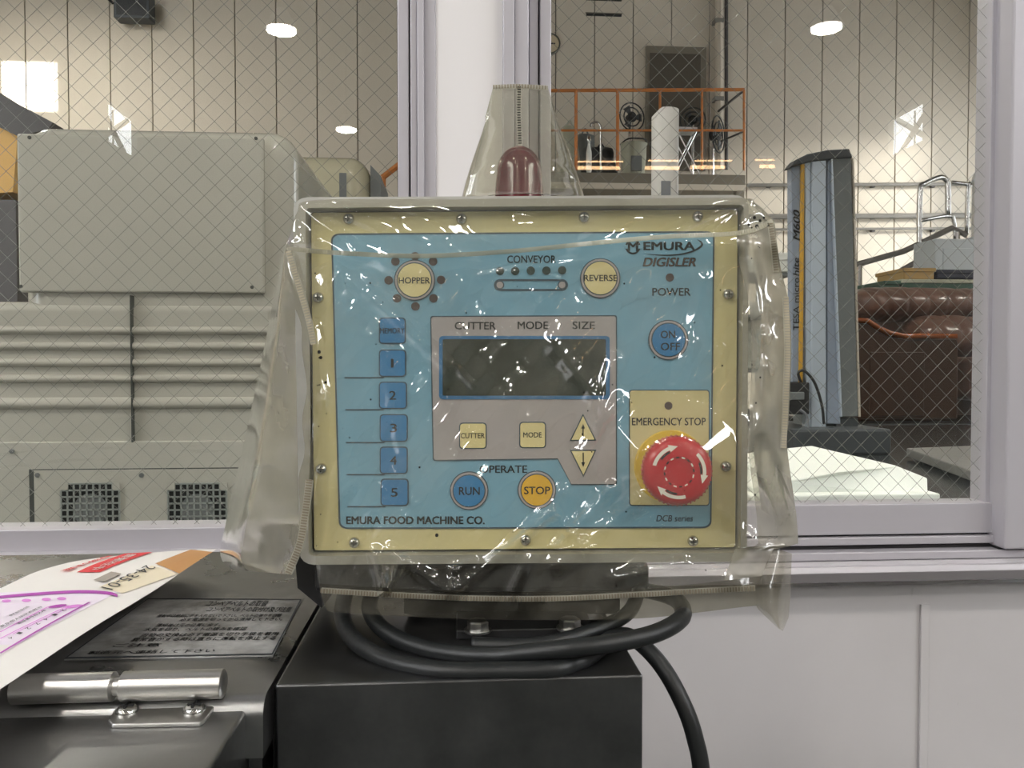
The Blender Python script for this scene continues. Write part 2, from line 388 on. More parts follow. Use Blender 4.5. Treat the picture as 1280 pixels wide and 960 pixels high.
# ---- right window
w2 = window('window_2')
yg2 = YW + .026
zt = lambda py, px=1110, y=YW: onY(px, py, y).z
vbar(628.5, 643, 60, YW - .016, YW + .06, zS, zTop, 'alu', w2, 'jamb')
vbar(643, 661, 60, YW - .010, YW + .06, zS, zTop, 'alu', w2, 'jamb')
vbar(661.5, 673, 60, YW + .018, YW + .05, zS, zTop, 'alu', w2, 'sash_stile')
vbar(673, 675, 60, YW + .026, YW + .05, zS, zTop, 'alu_dark', w2, 'groove')
vbar(675, 689, 60, YW + .014, YW + .05, zS, zTop, 'alu', w2, 'sash_stile')
xr_end = onY(1246, 640, YW + .012).x
hbar(630, 668, 1110, YW + .012, YW + .05, onY(661, 640, YW).x, xr_end, 'alu', w2, 'bottom_rail')
hbar(668, 671.5, 1110, YW + .020, YW + .05, onY(661, 640, YW).x, xr_end, 'alu_dark', w2, 'groove')
hbar(671.5, 681, 1110, YW + .008, YW + .06, onY(661, 640, YW).x, xR1, 'alu', w2, 'track')
hbar(681, 690, 1110, YW + .016, YW + .06, onY(661, 640, YW).x, xR1, 'alu_dark', w2, 'groove')
hbar(690, 700, 1110, YW - .004, YW + .08, onY(628, 640, YW).x, xR1, 'alu', w2, 'track')
# sloping sill with a dark underside
sp = [(0, 700), (-.012, 701.5), (-.018, 706), (-.030, 708), (-.034, 715), (-.034, 726), (0, 727)]
pr = [V((onY(628, 640, YW).x, YW + o_, onY(1110, py, YW + o_).z)) for o_, py in sp]
MB().prism(pr, V((xR1 - onY(628, 640, YW).x, 0, 0))).build('sill', 'alu', w2)
MB().box((onY(628, 640, YW).x, YW - .0365, pr[5].z), (xR1, YW - .0335, onY(1110, 716, YW - .036).z)).build('sill_skirt', 'alu_skirt', w2)
# fixed light strip at the glass edge, groove and overlapping stile on the right
vbar(1236, 1249, 320, YW + .018, YW + .05, onY(1246, 660, YW).z, zTop, 'alu', w2, 'sash_stile')
vbar(1249, 1253, 320, YW + .020, YW + .05, onY(1246, 660, YW).z, zTop, 'alu_dark', w2, 'groove')
vbar(1253, 1262, 320, YW + .006, YW + .05, onY(1246, 686, YW).z, zTop, 'alu', w2, 'sash_stile')
vbar(1262, 1330, 320, YW - .014, YW + .03, onY(1260, 687, YW - .014).z, zTop, 'alu', w2, 'sash_stile', .003)
MB().box((onY(1249, 660, YW).x, YW + .0, onY(1250, 690, YW).z), (onY(1262, 660, YW).x, YW + .02, onY(1250, 660, YW).z)).build('stile_foot', 'gasket', w2)
MB().box((onY(628, 640, YW).x, YW - .004, zTop - .05), (xR1, YW + .05, zTop)).build('head_rail', 'alu', w2)
gx0, gx1, gz0, gz1 = onY(686, 60, yg2).x, onY(1240, 320, yg2).x, zt(634), zTop - .03
MB().box((gx0, yg2, gz0), (gx1, yg2 + .006, gz1)).build('pane', 'glass', w2)
wire_mesh(gx0, gx1, gz0, gz1, yg2 + .003, w2)
gx0b = onY(1340, 320, YW).x
MB().box((gx0b, YW + .01, gz0), (xR1, YW + .016, gz1)).build('pane', 'glass', w2)
wire_mesh(gx0b, xR1, gz0, gz1, YW + .013, w2)

# ---- far hall shell
YB = 13.0; XL, XR, ZC = -9.6, 9.5, 9.0
wb = struct(MB().box((XL - .5, YB + .05, 0), (XR + .5, YB + .2, ZC)).build('wall_back', 'hallgap'))
x = onY(981, 100, YB).x - .635 * 26; pw = .635
pm = None; i = 0
while x < XR:
    if x + pw > XL - .4:
        if pm is None:
            p0 = MB().box((0, 0, 0), (pw - .016, .05, ZC)).build('siding_panel', 'hallwall', wb, bevel=.004, seg=1); pm = p0
        else: p0 = pm.copy(); C.objects.link(p0)
        p0.location = (x + .008, YB, 0)
    x += pw
struct(MB().box((XL - .15, YW + TH, 0), (XL, YB + .05, ZC)).build('wall_left', 'hallwall'))
# right hall wall with a wide door opening the daylight comes through
wr = MB(); wr.box((XR, YW + TH, 0), (XR + .15, 9.6, ZC)); wr.box((XR, 12.0, 0), (XR + .15, YB + .05, ZC)); wr.box((XR, 9.6, 5.2), (XR + .15, 12.0, ZC))
struct(wr.build('wall_right', 'hallwall'))
# hall roof with one skylight hole that lets a patch of sun fall on the back wall
pc = onY(38, 112, YB); run = (ZC - pc.z)
ys0, ys1 = YB - run - .42, YB - run + .42; xs0, xs1 = pc.x - .42, pc.x + .40
cl = MB(); cl.box((XL, YW + TH, ZC), (XR, ys0, ZC + .1)); cl.box((XL, ys1, ZC), (XR, YB + .2, ZC + .1))
cl.box((XL, ys0, ZC), (xs0, ys1, ZC + .1)); cl.box((xs1, ys0, ZC), (XR, ys1, ZC + .1))
struct(cl.build('ceiling', 'nearceil'))

# ---- near hall shell (behind the camera; seen mirrored in the panes)
NL, NR, NB, NZ = -6.5, 8.5, -22.0, 7.4
struct(MB().box((NL, NB - .15, 0), (NR, NB, NZ)).build('wall_rear', 'nearhall'))
struct(MB().box((NL, NB, NZ), (NR, YW, NZ + .1)).build('ceiling', 'nearceil'))
def mirror(px, py, t):                                  # point whose mirror image in the panes is seen at (px,py)
    r = ray(px, py); p = CAM + r * t; yy = YW + .03; return V((p.x, 2 * yy - p.y, p.z))
def side_wall(xw, px_list, name, extra):
    """wall at x = xw with window openings; px_list: (px0, px1, py0, py1) seen mirrored"""
    sgn = -1 if xw < 0 else 1; op = []
    for (p0, p1, q0, q1) in px_list:
        pts = []
        for px, py in ((p0, (q0 + q1) / 2), (p1, (q0 + q1) / 2)):
            r = ray(px, py); pts.append(mirror(px, py, xw / r.x))
        rm = ray((p0 + p1) / 2, q0); z1 = CAM.z + rm.z * xw / rm.x
        rm = ray((p0 + p1) / 2, q1); z0 = CAM.z + rm.z * xw / rm.x
        op.append((min(pts[0].y, pts[1].y), max(pts[0].y, pts[1].y), z0, z1))
    op += extra; op.sort(); mb = MB(); y = NB; t = .12
    xa, xb = (xw, xw + t) if sgn > 0 else (xw - t, xw)
    for (y0, y1, z0, z1) in op:
        mb.box((xa, y, 0), (xb, y0, NZ)); mb.box((xa, y0, 0), (xb, y1, z0)); mb.box((xa, y0, z1), (xb, y1, NZ)); y = y1
    mb.box((xa, y, 0), (xb, YW, NZ)); o = struct(mb.build(name, 'nearhall'))
    for (y0, y1, z0, z1) in op:
        if z1 - z0 < .6: continue
        xx = xw + sgn * .2
        MB().tube([(xx, y0, z0), (xx, y1, z1)], .05, 6).build('brace', 'brace', o)
        MB().tube([(xx, y0, z1), (xx, y1, z0)], .05, 6).build('brace', 'brace', o)
        MB().tube([(xx, (y0 + y1) / 2, z0), (xx, (y0 + y1) / 2, z1)], .018, 6).build('mullion', 'brace', o)
    return o
FILL_OPENINGS = [(-8.5 + k * 1.8, -8.5 + k * 1.8 + 1.6, 4.65, 5.95) for k in range(4)]  # invented ribbon openings, added to match the two side fill lights
side_wall(NL, [(136, 172, 138, 188)], 'wall_left', FILL_OPENINGS)
side_wall(NR, [(1110, 1153, 138, 186)], 'wall_right', FILL_OPENINGS)

def high_bay(pos, label, power=130, zc=NZ):
    t = thing('high_bay_lamp', label, 'lamp', group='round ceiling lamps')
    MB().lathe([(.05, .30), (.08, .28), (.22, .05), (.24, 0), (.225, 0), (.07, .24), (.04, .25)], pos, (0, 0, 1), 20).build('reflector', 'reflector', t, True)
    MB().lathe([(.20, .02), (.20, .03)], pos, (0, 0, 1), 20).build('diffuser', 'lampglow', t)
    MB().tube([pos + V((0, 0, .28)), V((pos.x, pos.y, zc))], .012, 6).build('rod', 'brace', t)
    light('high_bay_light', 'AREA', pos - V((0, 0, .02)), power, (1, .95, .86), .4, target=pos - V((0, 0, 3)))
for px, py, lb in ((352, 38, 'round high-bay lamp mirrored at the top of the left pane'), (1033, 35, 'round high-bay lamp mirrored at the top of the right pane'),
                   (433, 162, 'small round high-bay lamp mirrored low near the left sash stile')):
    r = ray(px, py); high_bay(mirror(px, py, 4.7 / r.z), lb)
for xx, yy, lb in ((-2.6, -2.6, 'added unseen high-bay lamp nearest behind the camera on the left'), (2.8, -2.6, 'added unseen high-bay lamp nearest behind the camera on the right'),
                   (-2.6, -5.2, 'added unseen high-bay lamp further behind the camera on the left'), (2.8, -5.2, 'added unseen high-bay lamp further behind the camera on the right')):
    high_bay(V((xx, yy, 5.75)), lb, 70)  # unseen lamps added for top light and highlights on the cover
for xx, lb in ((-5, 'added unseen high-bay lamp over the left of the far hall'), (0, 'added unseen high-bay lamp over the middle of the far hall'), (5, 'added unseen high-bay lamp over the right of the far hall')):
    high_bay(V((xx, 1.9, 4.4)), lb, 55, ZC)  # unseen lamps added to brighten the front of the press
high_bay(V((-6.2, 10.2, 6.6)), 'added unseen high-bay lamp near the back wall at the far left', 170, ZC)  # unseen lamp added to brighten the left part of the back wall
# warm tube lamps far behind, mirrored as orange streaks on the right pane
for k, (p0, p1, q) in enumerate(((722, 779, 202), (810, 848, 201), (868, 915, 201), (944, 968, 200), (722, 775, 210), (806, 849, 210), (863, 906, 209), (950, 968, 208))):
    t = 20.5 if k < 4 else 19.5; a = mirror(p0, q, t); b = mirror(p1, q, t)
    lb = 'warm tube lamp mirrored as %s orange streak of the %s row' % (('first', 'second', 'third', 'last')[k % 4], ('upper', 'lower')[k // 4])
    r_ = .022 if k < 4 else .042
    tl = thing('tube_lamp', lb, 'lamp', group='warm tube lamps')
    MB().tube([a, b], r_, 8).build('tube', 'warmglow', tl, True)
    MB().box(((min(a.x, b.x)), a.y - .05, a.z + .05), (max(a.x, b.x), a.y + .05, a.z + .10)).build('housing', 'reflector', tl)
    MB().tube([((a.x + b.x) / 2, a.y, a.z + .1), ((a.x + b.x) / 2, a.y, NZ)], .01, 6).build('rod', 'brace', tl)

# ================================================================== FOREGROUND: SLICER MACHINE
DZ = CAM.z - .17                                       # deck height
def dk(px, py, h=0): return onZ(px, py, DZ + h)
mach = thing('slicer_machine', 'stainless steel food slicer body with flat deck under the control panel', 'machine')
c0, c1 = dk(343, 858), dk(803, 842)
xa, xb = c0.x, c1.x; yf = (c0.y + c1.y) / 2
# right-hand cabinet carrying the panel
MB().box((xa, yf, 0), (xb, yf + .30, DZ)).build('cabinet', 'steel_dark', mach, bevel=.0016, seg=3)
# left deck with rounded front lip
yl = dk(200, 868).y; yb = dk(140, 692).y; xl = -.95
lip = [(yl + .010 * (1 - math.cos(a_)) - .010, DZ - .010 + .010 * math.sin(a_)) for a_ in [math.pi / 2 * k / 6 for k in range(7)]]
prof = [(yb, DZ), (yb, DZ - .03)] + [(yl - .010, DZ - .03)] + [(yl - .010 + .010 * (1 - math.cos(t)), DZ - .010 + .010 * math.sin(t)) for t in [math.pi / 2 * k / 6 for k in range(7)]]
xd = xa - .0022
MB().prism([V((xl, y, z)) for y, z in prof], V((xd - xl, 0, 0))).build('deck_plate', 'steel', mach, True)
MB().box((xl, yl + .012, 0), (xa - .008, yb - .003, DZ - .03)).build('body', 'steel_dark', mach)
MB().box((xa - .0022, yf + .004, DZ - .06), (xa, yf + .3, DZ - .004)).build('joint_gap', 'blackmat', mach)
# hinged lid at the front left
zl = DZ - .006
l0 = onZ(312, 880, zl)
MB().box((xl, l0.y - .22, zl - .035), (l0.x, l0.y, zl)).build('lid', 'steel', mach, bevel=.002, seg=3)
MB().box((xl, l0.y - .20, 0), (l0.x - .02, l0.y - .004, zl - .036)).build('hopper_body', 'steel_dark', mach)
# hinge
hz = DZ + .007
hinge = thing('hinge', '', ''); del hinge['label']; del hinge['category']; hinge.parent = mach
ay = onZ(150, 858, hz).y; R_ = .0073
def hx(px): return onZ(px, 858, hz).x
MB().lathe([(R_ * .8, 0), (R_, .0008), (R_, hx(144) - hx(22) - .0008), (R_ * .8, hx(144) - hx(22))], (hx(22), ay, hz), (1, 0, 0), 24).build('knuckle', 'steel_bright', hinge, True)
MB().lathe([(R_ * .8, 0), (R_, .0008), (R_, hx(278) - hx(152) - .0008), (R_ * .85, hx(278) - hx(152))], (hx(152), ay, hz), (1, 0, 0), 24).build('knuckle', 'steel_bright', hinge, True)
MB().lathe([(.0045, 0), (.0045, hx(155) - hx(140))], (hx(140), ay, hz), (1, 0, 0), 16).build('pin', 'steel_bright', hinge, True)
lf = [onZ(px, py, zl + .0022) for px, py in ((152, 873), (276, 873), (270, 880), (256, 899), (250, 903), (140, 905), (135, 900))]
MB().prism(lf, V((0, 0, -.0022))).build('leaf', 'steel_bright', hinge, bevel=.0006)
for px, py in ((159, 889), (243, 888)):
    q = onZ(px, py, zl + .0022); s_ = MB().lathe([(.0056, 0), (.0055, .0012), (.0042, .0026), (.002, .0032), (0, .0033)], q, (0, 0, 1), 20).build('screw', 'screw', hinge, True)
    for dx, dy in ((.0034, .0007), (.0007, .0034)):
        MB().box((q.x - dx, q.y - dy, q.z + .0030), (q.x + dx, q.y + dy, q.z + .0036)).build('cross_slot', 'blackmat', s_)
# worn rating plate with printed lines
pl = [dk(px, py) for px, py in ((185, 750), (377, 751), (341, 821), (80, 826))]
plate_o = MB().prism([p + V((0, 0, .0009)) for p in pl], V((0, 0, -.0009)))
mp_ = mat('worn_foil_label', (.52, .52, .52, 1), .5, metal=.45, noise=.5, nscale=17, col2=(.12, .115, .105, 1), rvar=.15)
M['foil'] = mp_
plate_o = plate_o.build('instruction_plate', 'foil', mach, bevel=.0003, seg=1); plate_o['label'] = 'worn silver instruction sticker'
def plp(u, v):                                          # u right, v down on the plate
    a = pl[0].lerp(pl[1], u); b = pl[3].lerp(pl[2], u); return a.lerp(b, v) + V((0, 0, .0013))
rows = [(.04, .16, .42, .80, 'コンベアベルトの取扱'), (.17, .27, .46, .97, 'コンベアベルトの取付け及び注意'), (.31, .37, .20, .93, '運転中は絶対に手を入れないで下さい。ベルトの張りを調整'),
        (.38, .44, .36, .95, '必ず電源を切ってから清掃して下さい。'), (.48, .54, .26, .62, '清掃後は元の位置に戻す。'), (.55, .61, .22, .78, '水気を切り、ベルトの緩みを確認'),
        (.64, .70, .24, .97, '刃物の交換は必ず電源を切り手袋を着用'), (.71, .77, .22, .97, '異常音がする時は直ちに運転を停止する'), (.80, .85, .16, .40, 'ご注意'), (.90, .95, .08, .70, '製造元へ連絡して下さい')]
for v0, v1, u0, u1, s_ in rows:
    o_ = plp(u0, v1); text_on(s_, o_, plp(u1, v1) - o_, plp(u0, v0) - o_, 'ink', plate_o, bold=.012)
e = .004
MB().add([plp(0, 0), plp(1, 0), plp(1, 1), plp(0, 1), plp(.008, .02), plp(.992, .02), plp(.992, .98), plp(.008, .98)], [(0, 1, 5, 4), (1, 2, 6, 5), (2, 3, 7, 6), (3, 0, 4, 7)]).build('printed_border', 'ink', plate_o)

# ================================================================== CONTROL PANEL
PD = .49
NP = -FH
def pp(px, py, off=0): return onD(px, py, PD) + NP * off
panel = thing('control_panel', 'cream and blue membrane control panel with red stop button under clear plastic cover', 'control panel')
def plate(poly, off0, off1, name, m, parent, bevel=0, label=None, smooth=False):
    o = MB().prism([pp(x, y, off1) for x, y in poly], NP * (off0 - off1)).build(name, m, parent, smooth, bevel=bevel)
    if label: o['label'] = label
    return o
def circ(cx, cy, r, n=32): return [(cx + r * math.cos(2 * math.pi * k / n), cy + r * math.sin(2 * math.pi * k / n)) for k in range(n)]
def rrect(x0, y0, x1, y1, r, n=4, quad=None):
    out = []
    for cx, cy, a0 in ((x1 - r, y0 + r, -90), (x1 - r, y1 - r, 0), (x0 + r, y1 - r, 90), (x0 + r, y0 + r, 180)):
        for k in range(n + 1):
            a_ = math.radians(a0 + 90 * k / n); out.append((cx + r * math.cos(a_), cy + r * math.sin(a_)))
    if quad:                                            # bend the rectangle onto a four-cornered outline
        q = quad; res = []
        for x, y in out:
            u = (x - x0) / (x1 - x0); v = (y - y0) / (y1 - y0)
            res.append(tuple((q[0][i] * (1 - u) + q[1][i] * u) * (1 - v) + (q[3][i] * (1 - u) + q[2][i] * u) * v for i in (0, 1)))
        return res
    return out
def band(outer, inner, off, name, m, parent, label=None, th=.0003):
    n = len(outer); mb = MB()
    A = [pp(x, y, off) for x, y in outer]; B = [pp(x, y, off) for x, y in inner]
    mb.add(A + B, [(i, (i + 1) % n, (i + 1) % n + n, i + n) for i in range(n)])
    A2 = [p - NP * th for p in A]; mb.add(A + A2, [(i, i + n, (i + 1) % n + n, (i + 1) % n) for i in range(n)])
    o = mb.build(name, m, parent)
    if label: o['label'] = label
    return o
def ptext(s, x0, y0, x1, y1, off, parent, m='ink', bold=.013, shear=0, name='lettering', label=None):
    o = pp(x0, y1, off); return text_on(s, o, pp(x1, y1, off) - o, pp(x0, y0, off) - o, m, parent, name, bold, shear, label)
# housing: shallow steel tray with an upstanding rim
qo = [(371, 250), (931, 247), (929, 698), (379, 702)]; qi = [(386, 263), (925, 259), (921, 687), (390, 691)]
O = rrect(0, 0, 100, 100, 3.2, 4, qo); I = rrect(0, 0, 100, 100, 1.2, 4, qi)
plate(O, -.075, -.006, 'housing', 'lip', panel)
hb = MB(); n = len(O)
A = [pp(x, y, .008) for x, y in O]; B = [pp(x, y, .008) for x, y in I]; A2 = [pp(x, y, -.006) for x, y in O]; B2 = [pp(x, y, -.004) for x, y in I]
hb.add(A + B, [(i, (i + 1) % n, (i + 1) % n + n, i + n) for i in range(n)])
hb.add(A + A2, [(i, i + n, (i + 1) % n + n, (i + 1) % n) for i in range(n)])
hb.add(B + B2, [(i, (i + 1) % n, (i + 1) % n + n, i + n) for i in range(n)])
hb.build('rim', 'lip', panel)
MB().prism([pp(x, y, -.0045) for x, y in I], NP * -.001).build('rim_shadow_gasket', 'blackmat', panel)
qy = [(389, 266), (922, 262), (919, 684), (393, 688)]
face = plate(rrect(0, 0, 100, 100, .8, 2, qy), -.004, 0, 'face_plate', 'yellow', panel, label='cream yellow face plate')
qb = [(414, 292), (893, 289), (889, 660), (424, 661)]
OB = rrect(0, 0, 100, 100, 2.2, 4, qb); IB = rrect(0, 0, 100, 100, 2.0, 4, [(416, 294), (891, 291), (887, 658), (426, 659)])
over = plate(OB, 0, .0005, 'overlay', 'blue', panel, label='sky blue membrane overlay')
band(OB, IB, .0007, 'overlay_outline', 'inkline', over)
for x, y in ((436, 274), (577, 274), (730, 272), (872, 271), (910, 368), (907, 583), (866, 676), (657, 675), (443, 678), (402, 586), (398, 372)):
    s_ = MB().lathe([(.0034, 0), (.0033, .0012), (.0026, .0024), (.0014, .003), (0, .0032)], pp(x, y, 0), NP, 18).build('screw', 'screw', panel, True)
    for dx, dy in ((3.6, .8), (.8, 3.6)):
        MB().prism([pp(x - dx, y - dy, .0030), pp(x + dx, y - dy, .0030), pp(x + dx, y + dy, .0030), pp(x - dx, y + dy, .0030)], NP * .0003).build('cross_slot', 'blackmat', s_)
# grey field
G = [(540, 395), (769, 394), (771, 396), (771, 604), (769, 606), (714, 606), (697, 574), (543, 576), (541, 574), (538, 397)]
plate(G, .0005, .0009, 'grey_field', 'greyarea', over)
cx_, cy_ = 655, 490
band(G, [(x + (1.4 if x < 600 else (-1.4 if x > 720 else 0)), y + (1.4 if y < 420 else -1.4)) for x, y in G], .0011, 'field_outline', 'inkline', over)
# display
lcd = plate(rrect(549, 420, 762, 499, 5), .0009, .0014, 'display', 'lcdedge', panel, label='dark green LCD window with blue edge')
plate(rrect(553.5, 424, 757, 494.5, 2), .0014, .0016, 'display_glass', 'lcd', lcd)
def key(poly_o, poly_i, m, name, txt=None, ts=None, label=None, tm='ink', tb=.012, lm='inkline'):
    k = plate(poly_o, .0005, .0012, name, lm, panel)
    plate(poly_i, .0012, .0016, 'key_cap', m, k)
    if label: k['label'] = label
    if txt:
        for s_, b_ in zip(txt, ts): ptext(s_, *b_, .0018, k, tm, 0 if s_ == '1' else tb)
    return k
def rkey(x0, y0, x1, y1, m, name, txt, box, label, tb=.012): return key(rrect(x0, y0, x1, y1, 4.5), rrect(x0 + 1.4, y0 + 1.4, x1 - 1.4, y1 - 1.4, 3.6), m, name, [txt], [box], label, tb=tb)
rkey(474, 397, 507.5, 430, 'bluebtn', 'memory_key', 'MEMORY', (475.5, 410, 506, 417), 'square blue MEMORY key')
for k, (x0, y0, x1, y1) in enumerate(((474, 437, 508, 471), (474, 477, 509, 511), (475, 517.5, 510, 552), (475, 558, 510, 592), (476, 598, 511, 632))):
    cx, cy = (x0 + x1) / 2, (y0 + y1) / 2
    w_ = 1.9 if k == 0 else 4.4
    kk = rkey(x0, y0, x1, y1, 'bluebtn', 'number_key', str(k + 1), (cx - w_, cy - 5.5, cx + w_ - .3, cy + 5.5), 'square blue number key %d' % (k + 1), .014)
    lx = 431 + k * .9
    plate([(lx, y1 + .3), (x0 + 6, y1 + .3), (x0 + 6, y1 + 2), (lx, y1 + 2)], .0005, .0008, 'key_line', 'inkline', over)
rkey(574, 528, 608.5, 561, 'cream', 'cutter_key', 'CUTTER', (576, 541, 606, 547.5), 'square cream CUTTER key', .01)
rkey(649, 527, 682.5, 560, 'cream', 'mode_key', 'MODE', (654, 540, 677, 546.5), 'square cream MODE key', .01)
def tri(pts, name, arrow):
    c = (sum(p[0] for p in pts) / 3, sum(p[1] for p in pts) / 3)
    inn = [(c[0] + (x - c[0]) * .87, c[1] + (y - c[1]) * .87) for x, y in pts]
    k = plate(pts, .0009, .0014, name, 'inkline', panel); plate(inn, .0014, .0018, 'key_cap', 'cream', k); k['label'] = 'triangular cream arrow key'
    d = -1 if arrow == 'up' else 1
    plate([(c[0] - .7, c[1] - 8), (c[0] + .7, c[1] - 8), (c[0] + .7, c[1] + 7), (c[0] - .7, c[1] + 7)], .0018, .002, 'arrow_shaft', 'ink', k)
    plate([(c[0] - 2.4, c[1] + d * 4), (c[0] + 2.4, c[1] + d * 4), (c[0], c[1] + d * 10)], .0018, .002, 'arrow_head', 'ink', k)
tri([(728.5, 517), (745, 550.5), (712, 551)], 'up_key', 'up'); tri([(712, 562), (745, 562), (729, 596)], 'down_key', 'down')
def rndkey(cx, cy, r, m, name, txt, ts, label, r2=None):
    k = key(circ(cx, cy, r + 3.6), circ(cx, cy, r + 2.4), 'greyarea', name, None, None, label)
    plate(circ(cx, cy, r), .0016, .0019, 'key_outline', 'inkline', k); plate(circ(cx, cy, r - 1.2), .0019, .0022, 'key_cap', m, k)
    for s_, b_ in zip(txt, ts): ptext(s_, *b_, .0024, k, 'ink', .013)
    return k
rndkey(518.5, 350.5, 22, 'cream', 'hopper_key', ['HOPPER'], [(499, 347, 538, 355)], 'round cream HOPPER key')
rndkey(750, 348, 21.5, 'cream', 'reverse_key', ['REVERSE'], [(729.5, 344, 771, 352)], 'round cream REVERSE key')
rndkey(835, 425, 21.5, 'bluebtn', 'power_key', ['ON', 'OFF'], [(825, 413.5, 843, 423), (825, 428.5, 849, 438)], 'round blue ON OFF key')
rndkey(586.5, 613, 20.5, 'bluebtn', 'run_key', ['RUN'], [(574, 608, 600, 618)], 'round blue RUN key')
rndkey(671, 612, 20.5, 'amber', 'stop_key', ['STOP'], [(655, 607.5, 687.5, 617)], 'round amber STOP key')
def led(x, y, r=5.4, m='led'): return plate(circ(x, y, r, 14), .0005, .001, 'indicator', m, over)
for x, y in ((519, 320.5), (494.5, 327), (541.5, 327), (486, 350.5), (551.5, 350), (496.5, 373), (542, 373), (519.5, 383)): led(x, y)
for x, y in ((625, 339), (644, 339), (663.5, 338.5), (683, 338.5), (702.5, 338)): led(x, y, 5.3, 'led2')
led(837, 347, 5.2)
# conveyor pictogram
def stad(x0, x1, cy, r, n=10):
    return [(x1 + r * math.cos(math.radians(a)), cy + r * math.sin(math.radians(a))) for a in [-90 + 180 * k / n for k in range(n + 1)]] + \
           [(x0 + r * math.cos(math.radians(a)), cy + r * math.sin(math.radians(a))) for a in [90 + 180 * k / n for k in range(n + 1)]]
band(stad(624.8, 702.5, 356.4, 7.4), stad(624.8, 702.5, 356.4, 4.9), .0008, 'belt_pictogram', 'inkline', over)
for x in (624.8, 702.5):
    plate(circ(x, 356.4, 5.6, 16), .0005, .0009, 'roller_pictogram', 'inkline', over); plate(circ(x, 356.4, 4.2, 16), .0009, .0011, 'roller_pictogram', 'greyarea', over)
ptext('CONVEYOR', 634, 319.5, 695, 329, .0008, over); ptext('CUTTER', 568.5, 402.5, 620, 412, .0012, over); ptext('MODE', 647, 402, 685, 411.5, .0012, over)
ptext('SIZE', 715.5, 402, 743.5, 411.5, .0012, over); ptext('OPERATE', 599.5, 581.5, 659, 591, .0008, over); ptext('POWER', 815, 360, 863, 370, .0008, over)
ptext('EMURA FOOD MACHINE CO.', 433, 645, 606, 655, .0008, over, bold=.03)
ptext('DCB series', 820, 643.5, 866, 651.5, .0008, over, 'inkline', .01, .2)
# maker's mark: ring with M, name with swoosh
band(circ(791, 308.5, 9.5, 24), circ(791, 308.5, 7.4, 24), .0008, 'emblem', 'ink', over); ptext('M', 784.5, 302.5, 797.5, 314, .0009, over, bold=.02, name='emblem')
plate([(781, 306.5), (784, 306.5), (784, 311), (781, 311)], .0005, .0010, 'emblem_gap', 'blue', over)
plate([(798, 306.5), (801.5, 306.5), (801.5, 311), (798, 311)], .0005, .0010, 'emblem_gap', 'blue', over)
ptext('EMURA', 804, 302.5, 868.5, 313, .0008, over, bold=.03)
arc = [(804, 317, .2), (825, 319.2, 1.3), (848, 318.4, 1.7), (866, 314, 2.2), (876.5, 307.5, 2.6), (876, 303, 2.0), (871, 299.5, .3)]
ap = spline2([(a, b) for a, b, c in arc], 5); aw = [spl.x for spl in spline([V((c, 0, 0)) for a, b, c in arc], 5)]
L_, R2 = [], []
for i in range(len(ap)):
    p, q = ap[max(i - 1, 0)], ap[min(i + 1, len(ap) - 1)]; d = V((q[0] - p[0], q[1] - p[1])).normalized(); h_ = max(.1, aw[i]) / 2
    L_.append((ap[i][0] - d.y * h_, ap[i][1] + d.x * h_)); R2.append((ap[i][0] + d.y * h_, ap[i][1] - d.x * h_))
MB().grid([[pp(x, y, .0008) for x, y in L_], [pp(x, y, .0008) for x, y in R2]]).build('swoosh', 'ink', over)
ptext('DIGISLER', 803, 322, 869.5, 333.5, .0007, over, 'ink', .03, .25); ptext('DIGISLER', 803.8, 322.8, 868.7, 332.7, .0009, over, 'brownink', .006, .25)
# emergency stop
qe = rrect(786, 487, 886.5, 632, 4)
ep = plate(qe, .0005, .0009, 'emergency_plate', 'inkline', panel); plate(rrect(787.3, 488.3, 885.2, 630.7, 3), .0009, .0012, 'plate_face', 'yellow', ep)
plate(circ(835, 507, 5, 14), .0012, .0016, 'indicator', 'led', ep)
ptext('EMERGENCY STOP', 789.5, 522, 881.5, 531.5, .0014, ep)
es = thing('emergency_button', '', ''); del es['category']; es['label'] = 'red mushroom emergency stop button with white arrows'; es.parent = panel
k_ = PD / F
EC = (838, 583)
MB().lathe([(46 * k_, .0012), (45 * k_, .0030), (30 * k_, .0034)], pp(*EC), NP, 40).build('yellow_collar', 'yring', es, True)
MB().lathe([(.0125, .003), (.0125, .014)], pp(*EC), NP, 24).build('stem', 'blackmat', es, True)
Rm = .0204
MB().lathe([(.015, .012), (Rm * .96, .013), (Rm, .0155), (Rm, .0205), (Rm * .95, .0232), (Rm * .82, .0250), (Rm * .45, .0258), (Rm * .42, .0250), (0, .0252)], pp(*EC), NP, 48).build('mushroom_head', 'red', es, True)
rm = MB()
for k in range(48):
    t = k * 2 * math.pi / 48; d = RT * math.cos(t) + UP * math.sin(t); q = pp(*EC) + NP * .018 + d * Rm
    tn = RT * -math.sin(t) + UP * math.cos(t)
    rm.add([q - tn * .0007 - NP * .003, q + tn * .0007 - NP * .003, q + d * .0006 - NP * .003, q - tn * .0007 + NP * .003, q + tn * .0007 + NP * .003, q + d * .0006 + NP * .003], [(0, 2, 5, 3), (2, 1, 4, 5), (3, 5, 4), (0, 1, 2)])
rm.build('knurling', 'red', es)
def mush(r, t, h): return pp(*EC) + (RT * math.cos(t) + UP * math.sin(t)) * (Rm * r) + NP * h
def arcband(r0, r1, a0, a1, m, name, h=.02585, n=10):
    mb = MB(); hh = lambda r: .0259 if r < .6 else .0259 - (r - .6) * .0028
    mb.grid([[mush(r0, math.radians(a0 + (a1 - a0) * k / n), hh(r0)) for k in range(n + 1)], [mush(r1, math.radians(a0 + (a1 - a0) * k / n), hh(r1)) for k in range(n + 1)]])
    return mb.build(name, m, es)
